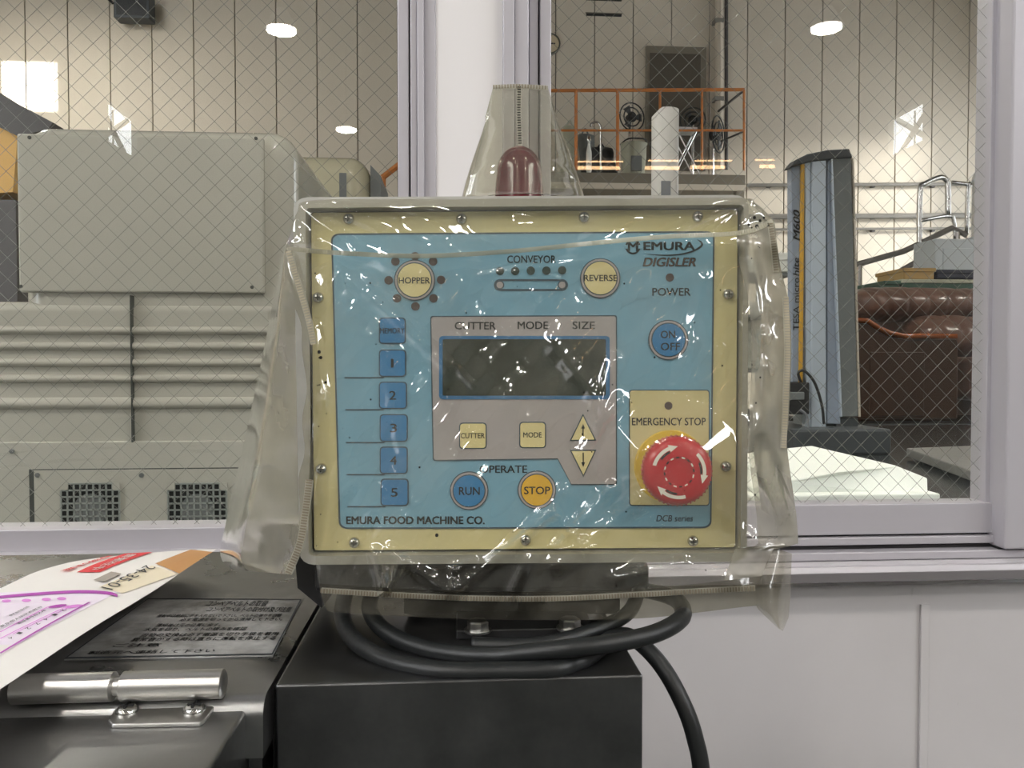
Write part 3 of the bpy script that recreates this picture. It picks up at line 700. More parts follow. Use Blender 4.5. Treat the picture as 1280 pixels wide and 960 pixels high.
for k in range(3):
    a0 = 165 - k * 120 + (0 if k < 2 else 0)
    arcband(.68, .78, a0, a0 - 52, 'white', 'arrow')
    mb = MB(); ae = math.radians(a0 - 52); mb.add([mush(.62, ae, .0257), mush(.84, ae, .0253), mush(.74, math.radians(a0 - 72), .0256)], [(0, 1, 2)]); mb.build('arrow_tip', 'white', es)
    arcband(.60, .66, a0 - 20, a0 - 50, 'ink', 'arrow_shade')
for k in range(16):
    arcband(.40, .44, k * 22.5, k * 22.5 + 13, 'white' if k % 2 else 'ink', 'dashed_ring', .0262, 3)

# stand under the panel
stand = thing('panel_stand', '', ''); del stand['category']; del stand['label']; stand.parent = panel
bx0 = onD(402, 740, .53).x
def cbox(px0, px1, py0, py1, d0, d1, name, m, parent, bevel=.001):
    """upright block facing the camera: pixel rectangle at depth d0, going back to d1"""
    return MB().prism([onD(px0, py0, d0), onD(px1, py0, d0), onD(px1, py1, d0), onD(px0, py1, d0)], FH * (d1 - d0)).build(name, m, parent, bevel=bevel)
cbox(392, 812, 704, 742, .515, .575, 'swivel_block', 'black', stand, .004)
zb_ = DZ
q0 = onD(505, 742, .525); q1 = onD(775, 742, .525)
MB().prism([V((q0.x, q0.y, zb_ + .004)), V((q1.x, q1.y, zb_ + .004)), V((q1.x, q1.y, q0.z)), V((q0.x, q0.y, q0.z))], FH * .05).build('post', 'black', stand)
q0 = dk(570, 800); q1 = dk(745, 800)
MB().box((q0.x, q0.y - .0, zb_), (q1.x, q0.y + .085, zb_ + .006)).build('base_plate', 'black', stand, bevel=.001)
for px, py in ((598, 797), (716, 794)):
    q = onZ(px, py, zb_ + .006) + V((0, .012, 0)); mb = MB(); mb.lathe([(.0085, 0), (.0085, .0012)], q, (0, 0, 1), 20); b_ = mb.build('washer', 'steel_bright', stand, True)
    MB().lathe([(.0066, .0012), (.0066, .0058), (.0056, .0066)], q, (0, 0, 1), 6).build('hex_bolt', 'steel_bright', b_)
# dark round knob behind the left flap of the cover
kc = onD(352, 680, .545)
MB().lathe([(.0125, -.012), (.0135, -.010), (.0135, .010), (.0125, .012)], kc, RT, 28).build('clamp_knob', 'black', stand, True)
MB().tube([kc, onD(430, 690, .545)], .006, 10).build('knob_shaft', 'black', stand)
MB().prism([onD(368, 690, .54), onD(402, 690, .54), onD(402, 760, .54), onD(372, 735, .54)], FH * .03).build('side_bracket', 'black', stand)

# red signal beacon on the housing top
bc = onD(649, 250, .535); top = onD(649, 183, .535); hgt = top.z - bc.z
beacon = thing('signal_beacon', 'dark red domed signal beacon on top of the control panel', 'beacon')
bz = V((bc.x, bc.y, pp(649, 250).z - .001)); H_ = top.z - bz.z
rb = .0165
MB().lathe([(rb + .004, 0), (rb + .004, .006), (rb + .001, .008)], bz, (0, 0, 1), 32).build('base_ring', 'black', beacon, True)
MB().lathe([(rb, .006)] + [(rb * .95, H_ * .45)] + [(rb * .90 * math.cos(a_), H_ * .62 + H_ * .38 * math.sin(a_)) for a_ in [math.radians(8 * k) for k in range(11)]] + [(0, H_)], bz, (0, 0, 1), 36).build('lens', 'redlamp', beacon, True)

# ================================================================== CLEAR PLASTIC COVER
cover = thing('plastic_cover', 'crumpled clear vinyl dust cover draped over the control panel', 'cover')
def interp(tab, t):
    if t <= tab[0][0]: return tab[0][1]
    for (a, b), (c, d) in zip(tab, tab[1:]):
        if t <= c: return b + (d - b) * (t - a) / (c - a)
    return tab[-1][1]
def smooth_tab(pts, n=6): return spline2(pts, n)
TOP = smooth_tab([(358, 311), (430, 316), (530, 320), (640, 314), (740, 304), (830, 296), (925, 291), (968, 276), (1000, 274)])
BOT = smooth_tab([(395, 760), (408, 764), (500, 770), (600, 774), (700, 775), (800, 773), (870, 766), (948, 757), (1000, 757)])
LX = smooth_tab([(300, 358), (312, 360), (360, 374), (420, 387), (520, 390), (600, 389), (690, 394), (738, 400), (764, 409)])
RX = [(270, 968)] + smooth_tab([(276, 968), (330, 975), (380, 986), (440, 989), (520, 986), (560, 984), (640, 995), (682, 998)]) + [(685, 967), (735, 946), (760, 946)]
RID = [(440, 350, 560, 462, .0016, 6), (455, 345, 590, 480, .0009, 4), (468, 690, 482, 735, .005, 6), (503, 700, 482, 737, .005, 7), (485, 688, 560, 738, .0024, 9),
       (566, 736, 568, 712, .0036, 4), (568, 712, 592, 700, .0036, 4), (572, 735, 692, 640, .0045, 7), (640, 692, 702, 612, .0036, 6), (692, 640, 735, 690, .003, 7),
       (700, 684, 762, 610, .0045, 8), (728, 565, 772, 500, .0036, 9), (745, 525, 766, 450, .003, 8), (860, 425, 884, 350, .0025, 9), (845, 480, 868, 430, .002, 7),
       (800, 625, 700, 705, .004, 11), (795, 560, 690, 430, .0018, 10), (846, 536, 868, 430, .0007, 14), (392, 410, 404, 500, .0025, 7), (404, 500, 396, 620, .002, 6),
       (770, 722, 850, 704, .003, 9), (850, 704, 930, 735, .002, 9), (640, 740, 660, 700, .002, 7), (420, 300, 500, 340, .0012, 10), (600, 345, 780, 320, .0012, 4),
       (940, 300, 955, 420, .003, 8), (955, 420, 948, 540, .003, 8), (960, 460, 965, 640, .003, 9), (935, 520, 945, 690, .0025, 8), (900, 640, 960, 690, .0025, 8), (480, 440, 500, 560, .0008, 8)]
def segd(x, y, x0, y0, x1, y1):
    dx, dy = x1 - x0, y1 - y0; t = max(0, min(1, ((x - x0) * dx + (y - y0) * dy) / (dx * dx + dy * dy)))
    return math.hypot(x - x0 - t * dx, y - y0 - t * dy)
def sheet_off(x, y):
    o = .0150 + .002 * math.sin(x * .021 + y * .013) + .0013 * math.sin(x * .05 - y * .037 + 1) + .0007 * math.sin(x * .11 + y * .09)
    o += .006 * math.exp(-((y - 305) / 16) ** 2)
    dd = math.hypot(x - 847, y - 591)
    b = .0325 - max(0, dd - 44) * .00034
    if b > o: o = b if b - o > .002 else o + (b - o) * (.5 + (b - o) / .004)
    for x0, y0, x1, y1, a_, w_ in RID:
        if min(x0, x1) - 4 * w_ < x < max(x0, x1) + 4 * w_ and min(y0, y1) - 4 * w_ < y < max(y0, y1) + 4 * w_:
            o += 1.7 * a_ * math.exp(-(segd(x, y, x0, y0, x1, y1) / w_) ** 2)
    return o
def sp_(x, y, extra=0): return onD(x, y, PD - sheet_off(x, y) - extra)
NU, NV = 170, 130; rows = []
for j in range(NV + 1):
    v = j / NV; row = []
    for i in range(NU + 1):
        u = i / NU; xg = 400 + u * 550; y = (1 - v) * interp(TOP, 360 + u * 608) + v * interp(BOT, 409 + u * 537)
        x = (1 - u) * interp(LX, y) + u * interp(RX, y); row.append(sp_(x, y))
    rows.append(row)
hemrow = int(NV * .93)
ksp = int(NU * .918)
MB().grid([r[:ksp + 1] for r in rows[:hemrow + 1]]).build('front_sheet', 'vinyl', cover, 'all')
MB().grid([r[ksp:] for r in rows[:hemrow + 1]]).build('front_sheet_margin', 'vinyl_m', cover, 'all', label='cloudy right margin of the front sheet')
MB().grid(rows[hemrow:]).build('hem', 'vinyl3', cover, 'all', label='grimy stitched bottom hem')
# sloping strip between the front seam and the top edge, then the top sheet running back
RIDGE = smooth_tab([(358, 304), (372, 264), (388, 250.5), (500, 248.5), (640, 248), (800, 247.5), (925, 247), (945, 254), (968, 275)], 6)
rows = []
for i in range(NU + 1):
    u = i / NU; k = u * (len(RIDGE) - 1); a_ = int(min(k, len(RIDGE) - 2)); f = k - a_
    rx = RIDGE[a_][0] * (1 - f) + RIDGE[a_ + 1][0] * f; ry = RIDGE[a_][1] * (1 - f) + RIDGE[a_ + 1][1] * f
    xs = 358 + u * 610; ys = interp(TOP, xs); row = []
    for j in range(25):
        t = j / 24; x = xs * (1 - t) + rx * t; y = ys * (1 - t) + ry * t
        e = math.sin(math.pi * t)
        o = sheet_off(xs, ys) * (1 - t) + .0095 * t + e * (.0016 * math.sin(xs * .043) + .001 * math.sin(xs * .11 + 2) + .0007 * math.sin(t * 9 + xs * .02))
        row.append(onD(x, y, PD - o))
    edge = row[-1]
    for j in range(1, 9):
        t = j / 8; p = edge + FH * (.105 * t); p.z += .0015 * math.sin(3 * t + xs * .03) + .0012; row.append(p)
    rows.append(row)
MB().grid(rows).build('top_sheet', 'vinyl', cover, 'all')
# left side sheet, flaring out and back
INN = smooth_tab([(311, 360), (360, 374), (420, 386), (520, 388), (600, 386), (650, 378), (690, 371), (718, 359)])
OUT = smooth_tab([(311, 356), (335, 349), (430, 331), (530, 310), (610, 292), (660, 281), (690, 275), (706, 281), (712, 290)])
rows = []
for j in range(71):
    v = j / 70; row = []
    for i in range(25):
        t = i / 24; yi = 311 + v * 407; yo = 311 + v * 401; y = yi * (1 - t) + yo * t; x = interp(INN, yi) * (1 - t) + interp(OUT, yo) * t
        d = PD - .013 + (.055 * t + .07 * max(0, t - .72) ** 1.5 / .148) * min(1, .15 + v * 1.4) + .004 * math.sin(t * 3.1) * math.sin(y * .03) + .0015 * math.sin(y * .08 + t * 5)
        row.append(onD(x, y, d))
    rows.append(row)
MB().grid(rows).build('left_side_sheet', 'vinyl2', cover, 'all', label='hazy left side flaring outward')
# right side sheet going back from the front edge
rows = []
for j in range(61):
    y = 277 + j / 60 * 405; row = []
    for i in range(13):
        t = i / 12; x = interp(RX, y); p = sp_(x, y); q = onD(946 + 6 * math.sin(y * .02), 455 + (y - 455) * .80, .60)
        pt = p.lerp(q, t) + RT * (.003 * math.sin(t * 6 + y * .05) * t * (1 - t) * 4); row.append(pt)
    rows.append(row)
MB().grid(rows).build('right_side_sheet', 'vinyl_m', cover, 'all', label='hazy right side folding back')
# curled corner flap at the lower right
rows = []
LFT = [(684, 966), (735, 946), (760, 946), (786, 973)]; RGT = [(690, 990), (740, 988), (770, 986), (787, 978)]
for j in range(25):
    v = j / 24; row = []
    for i in range(13):
        t = i / 12; yl_ = 684 + v * 100; yr = 692 + v * 94; x = interp(LFT, yl_) * (1 - t) + interp(RGT, yr) * t; y = yl_ * (1 - t) + yr * t
        if v > .7: y += (v - .7) * 10 * t
        row.append(onD(x, y, PD - .018 + .03 * (t - .45) ** 2 - .012 * v * math.sin(t * 3.1)))
    rows.append(row)
MB().grid(rows).build('corner_flap', 'vinyl3', cover, 'all', label='curled grimy lower right corner')
# tapered sleeve over the beacon
rows = []; ns = 64; nt = 30
for j in range(nt + 1):
    t = j / nt; y = 276 + (107 - 276) * t; xl_ = 572 + (617 - 572) * t; xr_ = 736 + (684 - 736) * t
    if t < .75: xr_ += 2.5 * math.sin(t * 5); xl_ += -2 * math.sin(t * 6)
    hd = .046 * (1 - t) + .0012; row = []
    cz = max(onD(649, y, .535).z, pp(649, 247).z + .002)
    for i in range(ns + 1):
        a_ = 2 * math.pi * i / ns; ca, sa = math.cos(a_), math.sin(a_)
        sx = math.copysign(abs(ca) ** .7, ca); sd = math.copysign(abs(sa) ** .9, sa)
        cxp, hw = (xl_ + xr_) / 2, (xr_ - xl_) / 2
        wr_ = .0013 * math.sin(a_ * 5 + t * 7) * (1 - t) + .0016 * math.exp(-((t - .38 + .12 * abs(ca)) / .03) ** 2)
        p = onD(cxp + hw * sx, y, .535); p = V((p.x, p.y, cz)) + FH * (-(hd + wr_) * sd); row.append(p)
    rows.append(row)
MB().grid(rows).build('beacon_sleeve', 'vinyl_s', cover, 'all', label='tapered clear sleeve round the red beacon')
# seams: clear tape with dark stitches
def seam(pts, pos, wpx, pitch, name='seam', tm='tape_clear', sm='hem', th=.9, stitches=True, n=8):
    P = spline2(pts, n); A, B, S = [], [], MB(); acc = 0
    for i, (x, y) in enumerate(P):
        p, q = P[max(i - 1, 0)], P[min(i + 1, len(P) - 1)]; d = V((q[0] - p[0], q[1] - p[1])).normalized()
        A.append(pos(x - d.y * wpx, y + d.x * wpx)); B.append(pos(x + d.y * wpx, y - d.x * wpx))
    o = MB().grid([A, B]).build(name, tm, cover)
    if stitches:
        for i in range(len(P) - 1):
            (x0, y0), (x1, y1) = P[i], P[i + 1]; L = math.hypot(x1 - x0, y1 - y0); k = acc
            while k < L:
                t = k / L; x, y = x0 + (x1 - x0) * t, y0 + (y1 - y0) * t; dx, dy = (x1 - x0) / L, (y1 - y0) / L
                h = wpx * .75
                c = [pos(x - dy * h - dx * th, y + dx * h - dy * th), pos(x - dy * h + dx * th, y + dx * h + dy * th), pos(x + dy * h + dx * th, y - dx * h + dy * th), pos(x + dy * h - dx * th, y - dx * h - dy * th)]
                c = [v_ + NP * .0005 for v_ in c]; S.prism(c, NP * .0004); k += pitch
            acc = k - L
        so = S.build('stitching', sm, o); so['kind'] = 'stuff'
    return o
seam([(360, 311), (430, 316.5), (530, 320), (640, 314), (740, 304), (830, 296), (925, 291), (966, 277)], lambda x, y: sp_(x, y, .0008), 3.0, 3.2, sm='tape_clear', n=10)
seam([(402, 738), (500, 744), (600, 748), (700, 748), (800, 743), (870, 739), (944, 735)], lambda x, y: sp_(x, y, .0008), 3.6, 3.6, n=10)
seam([(387, 600), (382, 640), (375, 680), (360, 717)], lambda x, y: onD(x, y, PD - .016), 5, 3.4, n=10)
seam([(361, 315), (372, 352), (386, 400), (392, 430)], lambda x, y: onD(x, y, PD - .020), 4.2, 3.4, sm='thread_pale', n=10)
seam([(965, 280), (969, 310), (972, 340)], lambda x, y: sp_(x - 2, y, .001), 3.8, 3.2, n=10)
seam([(984, 372), (986, 440), (983, 520), (981, 560)], lambda x, y: sp_(x - 2, y, .001), 4.0, 3.4, sm='thread_pale', n=10)
seam([(649, 109), (648.5, 140), (650, 182)], lambda x, y: onD(x, y, .535 - .047 * (y - 107) / 142 - .004), 2.8, 3.2, sm='dirt', th=.6, n=10)
seam([(617, 109), (649, 108), (685, 110)], lambda x, y: onD(x, y, .530), 3.0, 3.6, sm='hem', th=.8, n=10)
sk = MB()
for k in range(46):
    x, y = (random.uniform(395, 975), random.uniform(330, 735)) if k < 30 else (random.choice((random.uniform(935, 962), random.uniform(392, 402))), random.uniform(280, 700))
    r = random.uniform(.5, 1.3); c = [sp_(x + r * math.cos(t), y + 1.2 * r * math.sin(t), .0009) for t in [k2 * math.pi / 3 for k2 in range(6)]]; sk.prism(c, NP * .0002)
for x, y, r in ((399, 440, 2.2), (401, 447, 2.0), (407, 478, 1.6), (546, 669, 2.2), (943, 272, 2), (950, 276, 1.8), (955, 272, 1.4), (936, 281, 1.6), (946, 283, 2.4), (960, 281, 2)):
    c = [sp_(x + r * math.cos(t), y + 1.1 * r * math.sin(t), .0011) for t in [k2 * math.pi / 4 for k2 in range(8)]]; sk.prism(c, NP * .0002)
sk.build('dirt_specks', 'dirt', cover)['kind'] = 'stuff'

# ================================================================== CABLES
def cable(pts, r, label):
    P = [onD(px, py, d) for px, py, d in pts]
    o = MB().tube(P, r, 14, 10).build('black_cable', 'rubber', None, 'all'); tag(o, label, 'cable', 'black cables coiled under the panel'); return o
o = cable([(432, 738, .52), (428, 768, .50), (440, 797, .475), (480, 824, .450), (545, 838, .4345), (620, 839, .4325), (690, 837, .4330), (715, 830, .4405), (737, 820, .450), (764, 799, .476), (790, 797, .49), (822, 826, .485), (848, 868, .475), (868, 920, .47), (878, 990, .47), (880, 1200, .47), (884, 1500, .47), (888, 2100, .47), (896, 2640, .472), (1000, 2655, .47)], .0052,
      'black cable looping along the cabinet front edge and hanging down past its right side')
cable([(470, 730, .53), (462, 762, .505), (486, 792, .482), (540, 813, .462), (610, 820, .447), (660, 816, .440), (715, 810, .436), (765, 804, .440), (815, 793, .449), (846, 778, .464), (854, 764, .482), (842, 748, .512), (805, 738, .55), (760, 736, .60)], .0052,
      'black cable lying uppermost in the coil and turning up at the right end')
cable([(590, 806, .468), (640, 807, .466), (690, 803, .467), (745, 787, .480), (785, 766, .495), (800, 735, .52)], .0046, 'short black cable rising to the right behind the coil')

# ================================================================== ENVELOPE
EZ = DZ + .021
env = thing('envelope', 'white posted envelope with purple waybill and red stamps on the steel deck', 'envelope')
ef = lambda px, py: onZ(px, py, EZ)
eFR = ef(271, 687); eFL = ef(86, 697); eNR = eFR + (ef(0, 860) - eFR) * 1.18; eNL = eFL + (eNR - eFR)
def eq(u, v): return eNL.lerp(eFL, v) * (1 - u) + eNR.lerp(eFR, v) * u
nx, ny = 10, 26; TP, BT = [], []
for j in range(ny + 1):
    v = j / ny; rt_, rb_ = [], []
    for i in range(nx + 1):
        u = i / nx; b_ = eq(u, v)
        bul = math.sin(math.pi * u) ** .6 * .002
        z = EZ + bul - .004 * max(0, v - .86) / .14 * (1 - u) - .0006 * math.sin(v * 12)
        rt_.append(V((b_.x, b_.y, z)))
        thick = .0040 + .013 * min(1, max(0, (v - .3) / .5))
        rb_.append(V((b_.x - .030 * u ** 3, b_.y, max(DZ + .0005, z - (thick if .1 < u < .95 else .0012)))))
    TP.append(rt_); BT.append(rb_)
mb = MB(); m_ = nx + 1; N_ = (ny + 1) * m_
vs = [p for r in TP for p in r] + [p for r in BT for p in r]; fs = []
for j in range(ny):
    for i in range(nx):
        a_ = j * m_ + i; fs.append((a_, a_ + 1, a_ + m_ + 1, a_ + m_)); fs.append((a_ + N_, a_ + m_ + N_, a_ + m_ + 1 + N_, a_ + 1 + N_))
for j in range(ny):
    for i in (0, nx):
        a_ = j * m_ + i; b_ = a_ + m_; fs.append((a_, b_, b_ + N_, a_ + N_) if i == 0 else (a_, a_ + N_, b_ + N_, b_))
for i in range(nx):
    a_ = i; fs.append((a_, a_ + N_, a_ + 1 + N_, a_ + 1)); a_ = ny * m_ + i; fs.append((a_, a_ + 1, a_ + 1 + N_, a_ + N_))
mb.add(vs, fs).build('paper_body', 'paper', env, True)
def ez(px, py, h):
    p = ef(px, py); A_ = eFR - eFL; B_ = eFL - eNL; q = p - eNL; dt = A_.x * B_.y - A_.y * B_.x
    u = (q.x * B_.y - q.y * B_.x) / dt; v = (A_.x * q.y - A_.y * q.x) / dt; u_ = min(.999, max(.001, u)); v = min(.999, max(0, v))
    i = min(nx - 1, int(u_ * nx)); f = u_ * nx - i; j = min(ny - 1, int(v * ny)); g = v * ny - j
    z = (TP[j][i].z * (1 - f) + TP[j][i + 1].z * f) * (1 - g) + (TP[j + 1][i].z * (1 - f) + TP[j + 1][i + 1].z * f) * g
    return V((p.x, p.y, z + h))
def epoly(pts, h, name, m, parent=env, sub=6):
    """flat print following the envelope top: quad of pixels, subdivided"""
    a, b, c, d = pts; rows = []
    for j in range(sub + 1):
        v = j / sub; rows.append([ez(*( (a[k] * (1 - u) + b[k] * u) * (1 - v) + (d[k] * (1 - u) + c[k] * u) * v for k in (0, 1)), h) for u in [i / sub for i in range(sub + 1)]])
    return MB().grid(rows).build(name, m, parent)
def etext(s, p_start, p_end, p_up, m, h=.0012, bold=.02, parent=env):
    o = ez(*p_start, h); u = ez(*p_end, h) - o; v = ez(*p_up, h) - o; return text_on(s, o, u, v, m, parent, bold=bold)
epoly([(238, 690), (266, 692), (224, 718), (194, 709)], .0008, 'parcel_tape', 'tape')
stk = epoly([(190, 711), (222, 718), (153, 744), (124, 737)], .0006, 'address_sticker', 'paper2')
etext('24-35-01', (183, 712), (126, 739), (196, 714), 'ink', .0014, 0, stk)
epoly([(139, 720), (152, 722), (130, 732), (117, 730)], .0012, 'grey_patch', 'greyink', stk)
rs = epoly([(155, 692.5), (191, 692), (125, 720), (96, 720)], .0007, 'red_stamp', 'redink')
etext('書類在中', (161, 695), (111, 718), (173, 696), 'white', .0013, .015, rs)
etext('取扱注意', (133, 695.5), (74, 719), (143, 696), 'redink', .0013, .03)
wb_ = epoly([(-30, 742), (148, 742), (20, 812), (-170, 812)], .0004, 'waybill', 'waybill'); 
pts = [(-40, 752), (40, 747), (100, 744), (135, 745), (147, 748)]
P = spline2(pts, 6); MB().grid([[ez(x, y - 2, .0009) for x, y in P], [ez(x, y + 1.6, .0009) for x, y in P]]).build('purple_band', 'purple', wb_)
for x, y in ((8, 755), (33, 755), (58, 754), (77, 753)):
    c = circ(x, y, 6, 10); MB().add([ez(a_, y + (b_ - y) * .36, .0009) for a_, b_ in c], [tuple(range(10))[::-1]]).build('printed_character', 'pink', wb_)
for x, y in ((72, 763), (92, 763)):
    c = circ(x, y, 9, 10); MB().add([ez(a_ + (b_ - y) * .9, y - (b_ - y) * .30, .0009) for a_, b_ in c], [tuple(range(10))[::-1]]).build('printed_character', 'purple' if x < 80 else 'pink', wb_)
def eline(x0, y0, x1, y1, w_, m):
    n = 8; MB().grid([[ez(x0 + (x1 - x0) * k / n - w_, y0 + (y1 - y0) * k / n, .0009) for k in range(n + 1)], [ez(x0 + (x1 - x0) * k / n + w_, y0 + (y1 - y0) * k / n, .0009) for k in range(n + 1)]]).build('printed_line', m, wb_)
eline(112, 757, 0, 823, 1.6, 'purple'); eline(86, 762, 0, 806, 1.0, 'pink'); eline(60, 764, 0, 798, 1.0, 'pink'); eline(-10, 761, 112, 756, .8, 'pink'); eline(84, 766, 16, 800, .8, 'pink')
for s_, a_, b_, c_ in (('東京都大田区西糀谷', (54, 765), (2, 793), (59, 765.5)), ('株式会社製作所', (38, 765), (14, 778), (42, 765)), ('電話番号控え用', (58, 770), (24, 789), (62, 770.5))):
    etext(s_, b_, a_, (b_[0] - 4, b_[1] - 1.2), 'ink', .0013, .01, wb_)
for k, s_ in enumerate('2147214'):
    x, y = 79 - k * 11, 768 + k * 6.0; etext(s_, (x, y), (x - 4, y + 2), (x + 5, y + 1), 'ink', .0013, 0, wb_)

# ================================================================== FAR HALL
def pxbox(px0, py0, px1, py1, y, depth, name, m, parent=None, bevel=0, seg=2, zfloor=False):
    a = onY(px0, py0, y); b = onY(px1, py1, y)
    return MB().box((a.x, y, 0 if zfloor else b.z), (b.x, y + depth, a.z)).build(name, m, parent, bevel=bevel, seg=seg)
def pxprism(pts, y, depth, name, m, parent=None, bevel=0):
    return MB().prism([onY(a, b, y) for a, b in pts], V((0, depth, 0))).build(name, m, parent, bevel=bevel)
def pxtube(pts, r, name, m, parent=None, sn=0, seg=8): # pts: (px, py, y)
    return MB().tube([onY(*p) for p in pts], r, seg, sn).build(name, m, parent, 'all' if sn else True)

# ---- grey-green moulding press behind the left pane
YP = 4.0
press = thing('moulding_press', 'big grey-green rounded machine housing behind the left pane', 'machine')
a, b = onY(18, 152, YP), onY(371, 700, YP)
MB().box((a.x, YP, 0), (b.x, YP + 1.5, a.z)).build('housing', 'press', press, bevel=.13, seg=6)
cvr = pxbox(20, 166, 331, 367, YP - .022, .03, 'cover_plate', 'press', press, .012, 3)
for px, py in ((37, 172), (320, 173), (26, 358), (315, 359)):
    MB().lathe([(.009, 0), (.008, .005), (0, .006)], onY(px, py, YP - .022), (0, -1, 0), 10).build('bolt', 'seamline', cvr)
for py in (413.5, 433, 453.5, 473.5, 504):
    z = onY(150, py, YP).z; r = .024 if py < 500 else .034
    prof_ = [(YP + .002, z - r), (YP - .024, z - r * .55), (YP - .030, z), (YP - .022, z + r * .6), (YP + .002, z + r)]
    MB().prism([V((onY(-68, 450, YP).x, yy - .006, zz)) for yy, zz in prof_], V((onY(340, 450, YP).x - onY(-68, 450, YP).x, 0, 0))).build('rib', 'press', press, bevel=.008, seg=3)
sx = onY(168, 450, YP).x
MB().box((sx - .003, YP - .040, onY(168, 552, YP).z), (sx + .003, YP, onY(168, 370, YP).z)).build('seam', 'seamline', press)
a2, b2 = onY(-70, 376, YP), onY(350, 700, YP)
MB().box((a2.x, YP - .012, 0), (b2.x, YP + 1.4, a2.z)).build('lower_housing', 'press', press, bevel=.05, seg=5)
lp = pxbox(-70, 553, 372, 700, YP - .03, .04, 'lower_panel', 'press', press, .008, 3)
vp_ = pxbox(42, 588, 340, 720, YP - .036, .01, 'vent_panel', 'press', press, .002)
MB().box((onY(42, 588, YP).x - .004, YP - .034, onY(42, 720, YP).z), (onY(340, 588, YP).x, YP - .030, onY(42, 587, YP).z + .006)).build('panel_joint', 'seamline', press)
for px, py in ((15, 564), (47, 594), (177, 594)):
    MB().lathe([(.012, 0), (.011, .006), (0, .007)], onY(px, py, YP - .037), (0, -1, 0), 10).build('bolt', 'gaugedark', press)
for x0 in (76, 210):
    vt = pxbox(x0, 605, x0 + 73, 663, YP - .038, .004, 'vent_opening', 'pressdark', vp_)
    yv = YP - .046; g = MB(); n1 = 9
    for k in range(n1 + 1):
        xx = onY(x0 + k * 8.1, 630, yv).x; t0 = 613 if k in (0, n1) else 604.5
        g.box((xx - .004, yv, onY(x0, 663, yv).z), (xx + .004, yv + .005, onY(x0, t0, yv).z))
    for k in range(8):
        zz = onY(x0, 605 + k * 8.2, yv).z; e0, e1 = (8, 65) if k == 0 else (0, 73)
        g.box((onY(x0 + e0, 630, yv).x, yv, zz - .004), (onY(x0 + e1, 630, yv).x, yv + .005, zz + .004))
    g.build('grille', 'grille', vt)
    MB().lathe([(.082, 0), (.078, .003), (0, .004)], onY(x0 + 37, 638, YP - .039), (0, -1, 0), 24).build('fan_hub', 'gaugedark', vt)
    for q in (0, 65):
        pxbox(x0 + q - .5, 603.5, x0 + q + 8.6, 612.4, yv - .003, .004, 'corner_block', 'press', vt)
# second rounded housing behind to the right
YQ = 5.6
pr2 = thing('rear_machine_housing', 'pale rounded machine housing with a dark slit behind the grey-green press', 'machine')
a, b = onY(330, 190, YQ), onY(462, 700, YQ)
MB().box((a.x, YQ, 0), (b.x, YQ + 1.2, a.z)).build('housing', 'press2', pr2, bevel=.14, seg=6)
pxbox(424, 216, 434, 400, YQ - .004, .01, 'slit', 'gaugedark', pr2)
pxprism([(463, 206), (476, 220), (476, 420), (463, 420)], YQ + .1, .6, 'side_cover', 'gaugedark', pr2)
MB().box((onY(463, 300, YQ).x, YQ + .15, 0), (onY(476, 300, YQ).x, YQ + .65, onY(463, 400, YQ).z)).build('side_cover', 'gaugedark', pr2)

# ---- yellow machine at the far left edge
YM = 6.0
ym = thing('yellow_machine', 'yellow machine with dark sloping cover at the left picture edge', 'machine')
pxprism([(-60, 80), (0, 118), (66, 153), (60, 162), (22, 170), (-60, 130)], YM, .6, 'sloping_cover', 'brownbeam', ym)
pxprism([(-60, 130), (0, 140), (22, 172), (16, 240), (-60, 246)], YM + .05, .6, 'yellow_panel', 'yellowmachine', ym)
a, b = onY(-60, 246, YM), onY(12, 246, YM); MB().box((a.x, YM + .08, 0), (b.x, YM + .6, a.z)).build('base', 'brownbeam', ym)

# ---- loudspeaker high on the back wall
spk = thing('wall_loudspeaker', 'black loudspeaker box mounted high on the back wall behind the left pane', 'loudspeaker')
pxbox(141, -12, 187, 23, YB - .35, .25, 'cabinet', 'gaugecap', spk, .02)
pxbox(145, -8, 183, 19, YB - .36, .02, 'grille_cloth', 'black', spk)
pxbox(158, -2, 170, 12, YB - .11, .11, 'wall_bracket', 'black', spk)
pxtube([(141, 4, YB - .3), (126, -10, YB - .2)], .02, 'cable_arm', 'black', spk)

# ---- mezzanine with orange railing and door
YZ = 11.6
mez = thing('mezzanine_platform', 'beige steel mezzanine platform under the orange railing', 'platform')
a, b = onY(600, 213, YZ), onY(932, 235, YZ)
MB().box((a.x, YZ, b.z), (b.x, YB - .004, a.z)).build('deck', 'doorframe', mez, bevel=.01)
pxbox(600, 226, 932, 238, YZ - .03, .06, 'edge_beam', 'hallwall', mez)
for px in (615, 925):
    x_ = onY(px, 300, YZ + .1).x; MB().box((x_ - .06, YZ + .1, 0), (x_ + .06, YZ + .22, b.z)).build('column', 'doorframe', mez)
rail = thing('orange_railing', 'orange painted steel railing along the mezzanine edge', 'railing')
for px in (667, 720, 772, 825, 877.5, 930): pxtube([(px, 113, YZ + .05), (px, 213, YZ + .05)], .024 if px < 800 else .018, 'post', 'orange', rail)
pxtube([(640, 113.5, YZ + .05), (930, 112, YZ + .05)], .026, 'top_rail', 'orange', rail)
pxtube([(640, 163, YZ + .05), (930, 163, YZ + .05)], .018, 'mid_rail', 'orange', rail)
pxtube([(930, 113, YZ + .05), (898, 139, YB - .2)], .02, 'return_rail', 'brownbeam', rail)
pxtube([(930, 164, YZ + .05), (898, 178, YB - .2)], .016, 'return_rail', 'brownbeam', rail)
r2 = thing('orange_stair_rail', 'short orange handrail beside the left sash stile', 'railing')
pxtube([(478, 222, 9.5), (500, 205, 9.5), (560, 160, 9.5)], .035, 'handrail', 'orange', r2)
